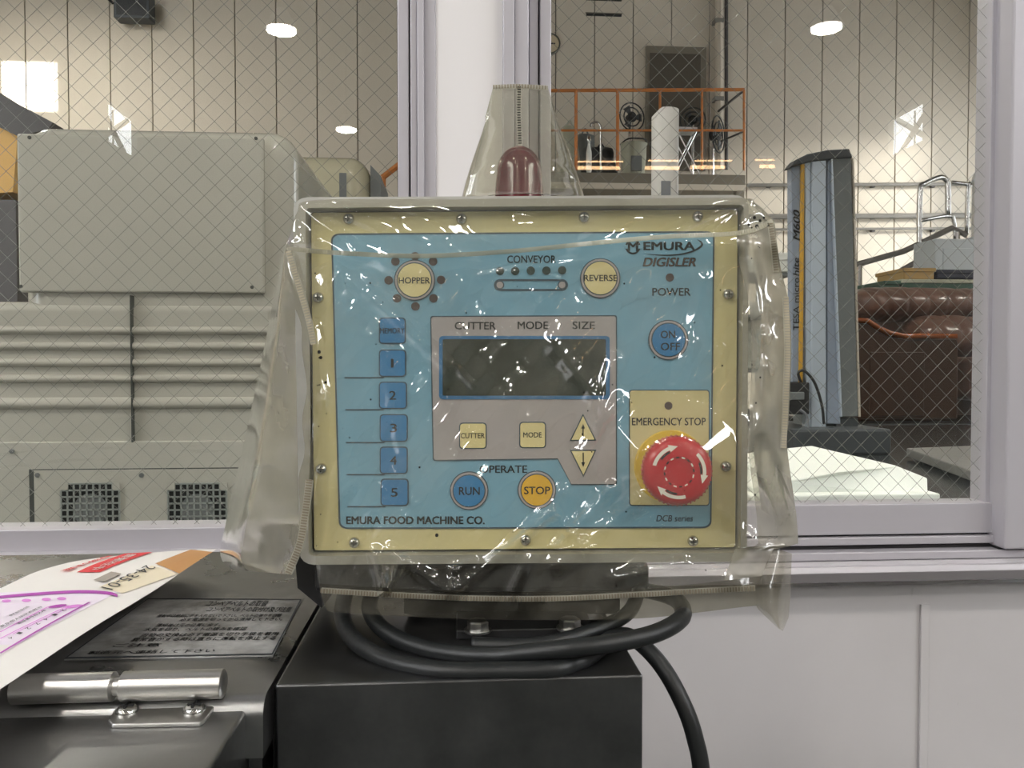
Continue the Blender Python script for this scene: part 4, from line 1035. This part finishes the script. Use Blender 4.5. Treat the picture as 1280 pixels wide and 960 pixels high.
pxtube([(479, 222, 9.5), (479, 460, 9.5)], .032, 'post', 'orange', r2); pxtube([(545, 172, 9.5), (545, 460, 9.5)], .032, 'post', 'orange', r2)
a = onY(479, 460, 9.5); b = onY(545, 460, 9.5); MB().box((a.x - .3, 9.3, 0), (b.x + .3, 9.9, a.z)).build('plinth', 'doorframe', r2)
d1 = bpy.data.objects.new('door_1', None); C.objects.link(d1); d1['kind'] = 'structure'
pxbox(808, 57, 882, 213, YB - .06, .06, 'door_frame', 'doorframe', d1)
pxbox(812.5, 66, 875, 213, YB - .075, .03, 'door_leaf', 'door', d1)
MB().lathe([(.03, 0), (.03, .05), (.0, .06)], onY(868, 150, YB - .075), (0, -1, 0), 10).build('door_knob', 'chrome', d1)
# wall clock, wall slats, down pipe
ck = thing('wall_clock', 'round wall clock half hidden by the centre window post', 'clock')
cc = onY(687, 56, YB); rr = abs(onY(700, 56, YB).x - cc.x)
MB().lathe([(rr, 0), (rr, .06), (rr * .86, .07), (rr * .86, .05)], cc, (0, -1, 0), 32).build('rim', 'clockrim', ck)
MB().lathe([(rr * .86, 0), (rr * .86, .052)], cc, (0, -1, 0), 32).build('dial', 'clock', ck)
MB().box((cc.x - .01, YB - .06, cc.z), (cc.x + .01, YB - .055, cc.z + rr * .7)).build('hand', 'black', ck); MB().box((cc.x, YB - .06, cc.z - .01), (cc.x + rr * .5, YB - .055, cc.z + .01)).build('hand', 'black', ck)
for k, (y0, y1) in enumerate(((-1.5, 1.2), (16.5, 20.5))):
    o = thing('wall_vent', ('dark wall slot cut off by the top picture edge above the mezzanine', 'dark horizontal wall slot above the mezzanine railing')[k], 'vent', group='dark slots high on the back wall')
    pxbox(733, y0, 777, y1, YB - .02, .02, 'slot', 'black', o)
    pxbox(732, y0 - .6, 778, y0, YB - .03, .03, 'hood', 'doorframe', o)
dp = thing('down_pipe', 'beige down pipe with dark conduit on the back wall right of the brown door', 'pipe')
pxtube([(899, -20, YB - .09), (899, 140, YB - .09), (899, 211, YB - .09)], .07, 'pipe', 'hallwall', dp)
pxtube([(908, -20, YB - .06), (908, 212, YB - .06)], .03, 'conduit', 'brownbeam', dp)
pxbox(894, 22, 905, 27, YB - .18, .17, 'clamp', 'pipe', dp); pxbox(894, 120, 905, 125, YB - .18, .17, 'clamp', 'pipe', dp)

# ---- things kept on the mezzanine
YI = 12.1; pz = onY(760, 213, YZ).z
def stand_x(px): return onY(px, 200, YI).x
def bz_(py): return onY(760, py, YI).z
o = thing('pale_bucket', 'pale plastic bucket with a dark patch standing on the mezzanine', 'bucket')
x_ = stand_x(792); h_ = bz_(180) - pz
MB().lathe([(.15, 0), (.19, h_ * .6), (.195, h_ * .96), (.21, h_), (.19, h_), (.17, .05), (0, .05)], (x_, YI, pz), (0, 0, 1), 20).build('tub', 'bucket', o, True)
MB().tube([(x_ - .2, YI, pz + h_), (x_ - .12, YI - .2, pz + h_ + .03), (x_ + .12, YI - .2, pz + h_ + .03), (x_ + .2, YI, pz + h_)], .012, 6, 5).build('handle', 'black', o)
MB().box((x_ - .08, YI - .20, pz + .08), (x_ + .08, YI - .17, pz + .3)).build('label_patch', 'gaugedark', o)
o = thing('white_bottle', 'slim bright white bottle standing on the mezzanine edge', 'bottle')
x_ = stand_x(732); h_ = bz_(177) - pz
MB().lathe([(.03, 0), (.042, .05), (.042, h_ * .55), (.018, h_ * .75), (.018, h_ * .85)], (x_, YI - .3, pz), (0, 0, 1), 14).build('bottle_body', 'foam', o, True)
MB().lathe([(.028, h_ * .85), (.028, h_ * .95), (.02, h_)], (x_, YI - .3, pz), (0, 0, 1), 12).build('cap', 'chrome', o, True)
o = thing('crook_pole', 'grey metal pole with a hooked top on the mezzanine', 'pole')
YI -= .15; x_ = stand_x(751); h_ = bz_(153) - pz
MB().tube([(x_, YI, pz), (x_, YI, pz + h_ * .8), (x_ - .01, YI, pz + h_ * .93), (x_ - .06, YI, pz + h_), (x_ - .14, YI, pz + h_ * .97), (x_ - .16, YI, pz + h_ * .92)], .016, 8, 5).build('rod', 'chrome', o, 'all')
MB().lathe([(.09, 0), (.09, .02), (.03, .03)], (x_, YI, pz), (0, 0, 1), 14).build('foot', 'black', o)
YI += .15
def bag(px, py0, w_, lab, m, name, y=None):
    y = y or YI + .25; x_ = onY(px, 200, y).x; h_ = onY(760, py0, y).z - pz; rows = []
    for j in range(9):
        t = j / 8; rows.append([V((x_ + w_ * (1 - .35 * t * t) * math.cos(a_) * (1 + .12 * math.sin(a_ * 3 + j)), y + .18 * math.sin(a_) * (1 - .4 * t), pz + h_ * t)) for a_ in [2 * math.pi * i / 14 for i in range(15)]])
    rows.append([V((x_, y, pz + h_ * 1.04))] * 15)
    o = thing(name, lab, 'bag'); MB().grid(rows).build('sack', m, o, 'all')
    MB().tube([(x_ - .06, y, pz + h_), (x_, y - .03, pz + h_ * 1.12), (x_ + .06, y, pz + h_)], .014, 6, 4).build('knot', m, o, 'all')
bag(751, 186, .26, 'black refuse sack heaped behind the hooked pole', 'black', 'refuse_sack')
bag(731, 170, .2, 'grey-green sack standing left of the hooked pole', 'gaugedark', 'grey_sack', YI + .6)
bag(712, 160, .16, 'pale sack at the left end of the mezzanine', 'bucket', 'pale_sack')
# dark desk fan heads stored near the door
def fan(px, py, rp, lab, y, tilt=0, base=True):
    c = onY(px, py, y); r = abs(onY(px + rp, py, y).x - c.x); o = thing('pedestal_fan', lab, 'fan', group='pedestal fans on the mezzanine')
    ax = V((math.sin(tilt), -math.cos(tilt), 0))
    a_ = ax.orthogonal().normalized(); b_ = ax.cross(a_)
    for q in (1, .66, .33):
        MB().tube([c + (a_ * math.cos(t) + b_ * math.sin(t)) * r * q for t in [2 * math.pi * k / 24 for k in range(25)]], .012, 5).build('guard_ring', 'black', o)
    for k in range(3):
        t = k * 2.094; u_ = a_ * math.cos(t) + b_ * math.sin(t); v_ = a_ * math.cos(t + .7) + b_ * math.sin(t + .7)
        MB().prism([c + u_ * r * .15, c + u_ * r * .85, c + v_ * r * .85, c + v_ * r * .15], ax * -.02).build('blade', 'gaugecap', o)
    MB().lathe([(r * .28, -.12), (r * .3, 0), (r * .15, .04)], c, ax, 14).build('motor', 'black', o)
    MB().tube([c - ax * .08, V((c.x - ax.x * .08, c.y - ax.y * .08, pz + .02))], .02, 8).build('stem', 'chrome', o)
    MB().lathe([(r * .7, 0), (r * .7, .03), (.04, .05)], (c.x - ax.x * .08, c.y - ax.y * .08, pz), (0, 0, 1), 18).build('foot', 'black', o)
fan(790, 146, 17, 'dark pedestal fan standing above the pale bucket', YI + .45, .3)
fan(866, 150, 15, 'dark pedestal fan standing in front of the brown door', YI + .3, -.3)
fan(898, 168, 22, 'large black wheel-like fan at the right end of the mezzanine', YI - .1, .9)
o = thing('folding_stool', 'small stool with pale seat in front of the brown door on the mezzanine', 'stool')
a, b = onY(843, 162, YI - .2), onY(868, 166, YI - .2)
MB().box((a.x, YI - .35, b.z), (b.x, YI - .05, a.z)).build('seat', 'whitepost', o)
for s1, s2 in ((a.x, b.x + .05), (b.x, a.x - .02)):
    for yy in (YI - .33, YI - .07): MB().tube([(s1, yy, b.z), (s2, yy, pz)], .012, 6).build('leg', 'chrome', o)

# ---- services along the back wall on the right
for k, (y_, r_, lb) in enumerate(((231.5, .03, 'upper thin grey pipe along the back wall right of the mezzanine'), (271, .045, 'thick grey pipe along the back wall right of the mezzanine'), (287, .022, 'lower thin grey pipe along the back wall right of the mezzanine'))):
    o = thing('wall_pipe', lb, 'pipe', group='pipes along the back wall')
    pxtube([(934, y_, YB - .08), (1300, y_ - 2, YB - .08)], r_, 'pipe', 'pipe', o)
    for px in (960, 1090, 1165): pxbox(px, y_ - 2.5, px + 4, y_ + 2.5, YB - .07, .07, 'clip', 'brownbeam', o)
# chrome step-stair with hand loops
YT = 8.0
st = thing('chrome_step_rail', 'chrome tube hand rails of a work stair behind the sofa', 'railing')
pxtube([(1149, 318, YT), (1150, 240, YT), (1156, 230, YT), (1175, 222, YT), (1183, 226, YT), (1185, 240, YT), (1185, 268, YT)], .028, 'hand_loop', 'chrome', st, 5)
pxtube([(1208, 292, YT + .4), (1210, 235, YT + .4), (1212, 231, YT + .4), (1190, 228, YT + .4)], .022, 'hand_loop', 'chrome', st, 5)
pxtube([(1150, 276, YT), (1185, 270, YT), (1192, 276, YT), (1194, 300, YT)], .02, 'bar', 'chrome', st, 4)
pxtube([(1070, 331, YT), (1130, 314, YT), (1190, 285, YT), (1208, 294, YT)], .03, 'sloping_rail', 'pipe', st)
pxtube([(1100, 353, YT), (1150, 325, YT)], .03, 'sloping_rail', 'pipe', st)
pxtube([(1149, 318, YT), (1149, 470, YT)], .03, 'upright', 'chrome', st); pxtube([(1196, 290, YT), (1196, 470, YT)], .03, 'upright', 'chrome', st); pxtube([(1074, 331, YT), (1074, 470, YT)], .03, 'upright', 'chrome', st)
a, b = onY(1060, 470, YT), onY(1215, 470, YT); MB().box((a.x, YT - .3, 0), (b.x, YT + .7, a.z)).build('platform', 'gaugedark', st)
o = thing('grey_notice_plate', 'small grey notice plate on the work stair rail', 'sign')
pxbox(1149, 308, 1169, 326, YT - .05, .02, 'plate', 'greybox', o); pxbox(1150, 320, 1168, 323, YT - .055, .006, 'print', 'brownbeam', o)
o = thing('white_tank', 'white upright cylinder tank standing beside the right sash stile', 'tank')
c = onY(1232, 296, 6.75); r = abs(onY(1217, 296, 6.75).x - c.x)
MB().lathe([(r, 0), (r, onY(1232, 220, 6.75).z - c.z), (r * .9, onY(1232, 216, 6.75).z - c.z)], c, (0, 0, 1), 28).build('shell', 'whitepost', o, True)
MB().lathe([(r * 1.04, onY(1232, 224, 6.75).z - c.z - .02), (r * 1.04, onY(1232, 224, 6.75).z - c.z)], c, (0, 0, 1), 28).build('band', 'palebox', o, True)
MB().box((c.x - r, c.y - r, 0), (c.x + r, c.y + r, c.z)).build('pedestal', 'palebox', o)
o = thing('pale_cabinet', 'pale blue-grey cabinet behind the green boxes', 'cabinet')
pxbox(1169, 298, 1300, 420, 6.0, .3, 'body', 'palebox', o, .01, zfloor=True); pxbox(1180, 310, 1300, 340, 5.985, .02, 'door', 'palebox', o, .004)

# ---- inspection table with gauge, granite plate and foam block
TZ = CAM.z - .25
tb = thing('inspection_table', 'black granite inspection table behind the right pane', 'table')
MB().box((.62, 1.24, TZ - .09), (3.2, 3.1, TZ)).build('top', 'granite', tb, bevel=.006)
for xx in (.68, 3.0):
    for yy in (1.3, 2.95): MB().box((xx, yy, 0), (xx + .1, yy + .1, TZ - .09)).build('leg', 'black', tb)
# height gauge
YG = 2.2
g = thing('height_gauge', 'tall blue-grey height measuring gauge standing behind the right pane', 'gauge')
zb = TZ + .07
def gp(pts, y, dep, name, m, bevel=.003): return pxprism(pts, y, dep, name, m, g, bevel)
q0, q1 = onY(985, 600, YG), onY(1082, 600, YG)
MB().box((q0.x - .03, YG - .10, TZ), (q1.x + .02, YG + .22, zb)).build('base', 'gaugecap', g, bevel=.008, seg=3)
gp([(989, 205), (1005, 196), (1010, 600 - 10), (993, 590)], YG + .02, .1, 'scale_face', 'gaugeface') if False else None
bot = 566
gp([(989, 206), (1003, 197), (1003, 478), (990, 478)], YG, .03, 'face_strip', 'gaugeface')
gp([(1001.5, 204), (1006, 202), (1003.5, 480), (999, 480)], YG - .006, .008, 'steel_tape', 'yellowtape', .001)
gp([(1006, 199), (1014, 197), (1014, bot), (1008, bot)], YG - .004, .03, 'column', 'gaugeblue')
gp([(1015, 197), (1033, 196), (1033, bot), (1014, bot)], YG - .010, .03, 'column', 'gaugeblue')
gp([(1034, 197), (1040, 197), (1051, 530), (1034, 530)], YG - .002, .03, 'column', 'gaugeface')
gp([(1040, 197), (1064, 195), (1073, 521), (1052, 521)], YG - .012, .03, 'side_cover', 'gaugedark')
gp([(1039, 197), (1041, 197), (1053, 521), (1051, 521)], YG - .014, .03, 'edge_trim', 'gaugeblue', .0005)
gp([(1065, 197), (1067.5, 198), (1076, 521), (1073, 521)], YG - .006, .03, 'edge_trim', 'hallwall', .0005)
gp([(1045, 522), (1073, 522), (1074, bot), (1045, bot)], YG, .03, 'lower_column', 'gaugecap')
gp([(987.5, 209), (996, 199), (1010, 192), (1036, 187), (1062, 185.5), (1066.5, 197), (1040, 199), (1012, 202)], YG - .016, .05, 'top_cap', 'gaugecap', .004)
MB().box((onY(1012, 300, YG + .03).x, YG + .015, zb), (onY(1056, 300, YG + .03).x, YG + .13, onY(1030, 200, YG).z)).build('core', 'gaugedark', g)
gp([(984, 478), (1012, 478), (1012, 518), (984, 518)], YG - .03, .08, 'probe_carriage', 'black')
gp([(988, 490), (1006, 490), (1006, 500), (988, 500)], YG - .036, .01, 'carriage_window', 'gaugedark')
MB().tube([onY(992, 547, YG - .02), onY(1030, 545, YG - .02)], .011, 10).build('probe_arm', 'gaugeblue', g, True)
MB().lathe([(.02, 0), (.028, .006), (.028, .03), (.012, .036), (.012, .06)], onY(1033, 545, YG - .01), (0, -1, 0), 20).build('clamp_knob', 'gaugecap', g, True)
MB().tube([onY(1001, 478, YG - .03), onY(998, 466, YG - .03), onY(1006, 464, YG - .03), (onY(1018, 478, YG - .03)), onY(1027, 505, YG - .03), onY(1030, 530, YG - .03)], .004, 8, 6).build('lead', 'black', g, 'all')
MB().tube([onY(1000, 512, YG - .03), onY(1008, 520, YG - .03), onY(1012, 540, YG - .03), onY(1022, 547, YG - .03)], .004, 8, 6).build('lead', 'greybox', g, 'all')
def gt(s, y_bot, y_top, x0, x1, bold, shear, m='ink'):
    o_ = onY(x1, y_bot, YG - .002); text_on(s, o_, onY(x1, y_top, YG - .002) - o_, onY(x0, y_bot, YG - .002) - o_, m, g, bold=bold, shear=shear)
gt('TESA micro', 413, 347, 991.5, 999, .01, 0, 'gaugecap'); gt('hite', 345, 322, 991.5, 999, .01, .2, 'gaugecap'); gt('M600', 301, 262, 991.5, 1000, .02, .3, 'gaugecap')
# foam block
fm = thing('foam_block', 'white foam sheet pile with stepped corner lying behind the lower right pane', 'foam block')
MB().prism([onY(940, 610, 1.32), onY(985, 601, 1.32), onY(1050, 590, 1.32), onY(1120, 582, 1.36), onY(1160, 598, 1.36), onY(1160, 622, 1.32), V((onY(1160, 640, 1.32).x, 1.32, TZ + .012)), V((onY(940, 640, 1.32).x, 1.32, TZ + .012))], V((0, .34, 0))).build('upper_sheet', 'foam', fm, bevel=.003)
MB().box((onY(935, 640, 1.3).x, 1.29, TZ), (onY(1171, 640, 1.3).x, 1.68, TZ + .030)).build('lower_sheet', 'foam', fm, bevel=.003)
# grey surface plate
gpz = TZ + .03
gpl = thing('surface_plate', 'grey stone surface plate at the right end of the inspection table', 'surface plate')
P = [onZ(px, py, gpz) for px, py in ((1133, 560), (1400, 550), (1500, 640), (1252, 602))]
MB().prism(P, V((0, 0, -.022))).build('slab', 'granite2', gpl, bevel=.003)
cx_, cy_ = sum(p.x for p in P) / 4, sum(p.y for p in P) / 4
for p in P:
    q = p.lerp(V((cx_, cy_, gpz)), .2); MB().lathe([(.02, 0), (.02, .008)], (q.x, q.y, TZ), (0, 0, 1), 12).build('foot', 'black', gpl)
# ---- white post
wp_ = thing('white_post', 'white rounded post with sloping top behind the control panel', 'post')
c = onY(831.5, 147, 3.5); r = abs(onY(848, 147, 3.5).x - c.x)
P = [(c.x + r * math.cos(t), c.y + r * math.sin(t)) for t in [2 * math.pi * k / 28 for k in range(28)]]
ztl, ztr = onY(815, 146, 3.5).z, onY(835, 138.5, 3.5).z
mb = MB(); tops = [min(ztr, ztl + (x_ - (c.x - r)) / (r * .5) * (ztr - ztl)) for x_, y_ in P]; n = 28
mb.add([(x_, y_, 0) for x_, y_ in P] + [(x_, y_, t) for (x_, y_), t in zip(P, tops)] + [(c.x, c.y, ztr)], [(i, (i + 1) % n, (i + 1) % n + n, i + n) for i in range(n)] + [(i + n, (i + 1) % n + n, 2 * n) for i in range(n)])
mb.build('tube', 'whitepost', wp_, True)
MB().lathe([(r * 1.5, 0), (r * 1.5, .02), (r * 1.05, .03)], (c.x, c.y, 0), (0, 0, 1), 24).build('foot_flange', 'gaugedark', wp_, True)
pxbox(827, 226, 838, 300, c.y - r - .004, .01, 'lower_label', 'greybox', wp_)
# ---- sofa on a dark plinth
YS = 4.3
pln = thing('dark_plinth', 'dark low plinth carrying the brown sofa behind the inspection table', 'plinth')
a, b = onY(1040, 528, YS - .5), onY(1420, 528, YS - .5)
MB().box((a.x, YS - .6, .05), (b.x, YS + .7, a.z)).build('top', 'granite', pln, bevel=.01); MB().box((a.x + .1, YS - .5, 0), (b.x - .1, YS + .6, .05)).build('skid', 'black', pln)
sofa = thing('sofa', 'brown wrinkled leather sofa with carved wooden arm behind the height gauge', 'sofa')
sz = a.z
def roll(x0, x1, y_, zc, rz, ry, name, wr, sd):
    rd = random.Random(sd); ph = [(rd.uniform(8, 30), rd.uniform(0, 6), rd.uniform(.3, 1)) for _ in range(7)]; rows = []; nx_ = 130
    for i in range(nx_ + 1):
        t = i / nx_; x_ = x0 + (x1 - x0) * t; e = min(1, min(t, 1 - t) / .06); e = math.sqrt(max(0, 1 - (1 - e) ** 2)) * .9 + .1; row = []
        for k in range(25):
            a_ = 2 * math.pi * k / 24; w_ = sum(c_ * math.sin(f_ * (x_ + .25 * math.sin(a_ * 1.5)) + p_) for f_, p_, c_ in ph) * wr * (.4 + .6 * abs(math.sin(a_)))
            w_ += -wr * 3.2 * math.exp(-(((x_ * 9 + .5 * math.sin(a_ + x_ * 3)) % 1 - .5) / .12) ** 2)
            row.append(V((x_, y_ + ry * math.cos(a_) * (e + w_), zc + rz * math.sin(a_) * (e + w_))))
        rows.append(row)
    return MB().grid(rows).build(name, 'leather', sofa, 'all')
xs0, xs1 = onY(1060, 400, YS).x, onY(1420, 400, YS).x
z1, z2 = onY(1150, 360, YS).z, onY(1150, 403, YS).z; roll(xs0, xs1, YS, (z1 + z2) / 2, (z1 - z2) / 2, .16, 'back_roll', .02, 3)
z3 = onY(1150, 446, YS - .1).z; roll(onY(1118, 400, YS).x, xs1, YS - .10, (z2 + z3) / 2 + .01, (z2 - z3) / 2 + .02, .17, 'back_cushion', .02, 5)
zq = onY(1220, 446, YS - .4).z
MB().box((onY(1205, 500, YS - .4).x, YS - .48, sz + .10), (xs1, YS, zq)).build('seat_cushion', 'leather', sofa, bevel=.05, seg=5)
MB().box((xs0 + .02, YS - .02, sz), (xs1, YS + .14, (z1 + z2) / 2)).build('back_frame', 'leather', sofa)
YA = YS - .48
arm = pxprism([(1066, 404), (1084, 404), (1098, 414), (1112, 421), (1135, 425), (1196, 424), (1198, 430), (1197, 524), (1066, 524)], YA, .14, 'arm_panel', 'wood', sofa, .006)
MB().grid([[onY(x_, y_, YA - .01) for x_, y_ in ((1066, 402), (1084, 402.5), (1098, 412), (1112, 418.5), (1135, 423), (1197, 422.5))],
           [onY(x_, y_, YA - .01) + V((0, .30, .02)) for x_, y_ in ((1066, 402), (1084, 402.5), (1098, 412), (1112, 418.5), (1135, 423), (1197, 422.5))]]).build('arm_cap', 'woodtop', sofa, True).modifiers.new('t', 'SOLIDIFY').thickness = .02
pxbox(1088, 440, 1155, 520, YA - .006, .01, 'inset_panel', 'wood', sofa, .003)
# boxes stacked behind the sofa
YK = 5.2
sh = thing('storage_shelf', 'low dark shelf behind the sofa that carries the green boxes', 'shelf')
a, b = onY(1090, 364, YK), onY(1420, 364, YK)
MB().box((a.x, YK - .1, a.z - .04), (b.x, YK + .5, a.z)).build('board', 'gaugecap', sh)
for xx in (a.x, b.x - .06): MB().box((xx, YK, 0), (xx + .06, YK + .4, a.z - .04)).build('leg', 'gaugecap', sh)
def bxs(p, name, m, lab, cat, y=YK, lid=None):
    o = thing(name, lab, cat); a_, b_ = onY(p[0], p[1], y), onY(p[2], p[3], y)
    MB().box((a_.x, y, b_.z), (b_.x, y + .35, a_.z)).build('body', m, o, bevel=.008)
    MB().box((a_.x - .008, y - .008, a_.z - .02), (b_.x + .008, y + .358, a_.z + .006)).build('lid', lid or m, o, bevel=.004); return o
bxs((1106, 352, 1124, 363.8), 'green_box', 'green', 'small dark green box left on the shelf above the sofa back', 'box')
bxs((1127, 350, 1330, 364), 'green_crate', 'green', 'long dark green crate wrapped in clear film above the sofa back', 'crate', lid='bucket')
bxs((1130, 336, 1168, 349.4), 'ochre_carton', 'ochre', 'ochre cardboard carton on top of the green crate', 'carton')
bxs((1171, 338, 1330, 349.4), 'navy_case', 'navy', 'dark navy flat case on top of the long green crate', 'case')
# bright items between the cover and the gauge
YV = 3.2
rk = thing('white_rack', 'white storage rack between the plastic cover and the height gauge', 'rack')
a, b = onY(930, 312, YV), onY(992, 312, YV)
for xx in (a.x, b.x - .03): MB().box((xx, YV + .3, 0), (xx + .03, YV + .33, a.z + .05)).build('upright', 'palebox', rk)
for py in (341, 393, 462): MB().box((a.x, YV, onY(960, py, YV).z - .012), (b.x, YV + .33, onY(960, py, YV).z)).build('shelf_board', 'gaugedark', rk)
def sb(p, m, name, lab, cat):
    o = thing(name, lab, cat); a_, b_ = onY(p[0], p[1], YV + .02), onY(p[2], p[3], YV + .02)
    MB().box((a_.x, YV + .02, b_.z), (b_.x, YV + .28, a_.z)).build('body', m, o, bevel=.006); MB().box((a_.x - .002, YV + .018, a_.z - .03), (b_.x + .002, YV + .282, a_.z + .002)).build('lid', m, o, bevel=.003)
sb((962, 316, 989, 340.5), 'foam', 'white_carton', 'bright white carton on the upper shelf left of the gauge', 'carton')
sb((966, 373, 989, 392.5), 'foam', 'white_tub', 'small white tub on the middle shelf left of the gauge', 'tub')
sb((950, 400, 989, 461.5), 'press', 'grey_green_case', 'grey-green case on the lowest shelf left of the gauge', 'case')
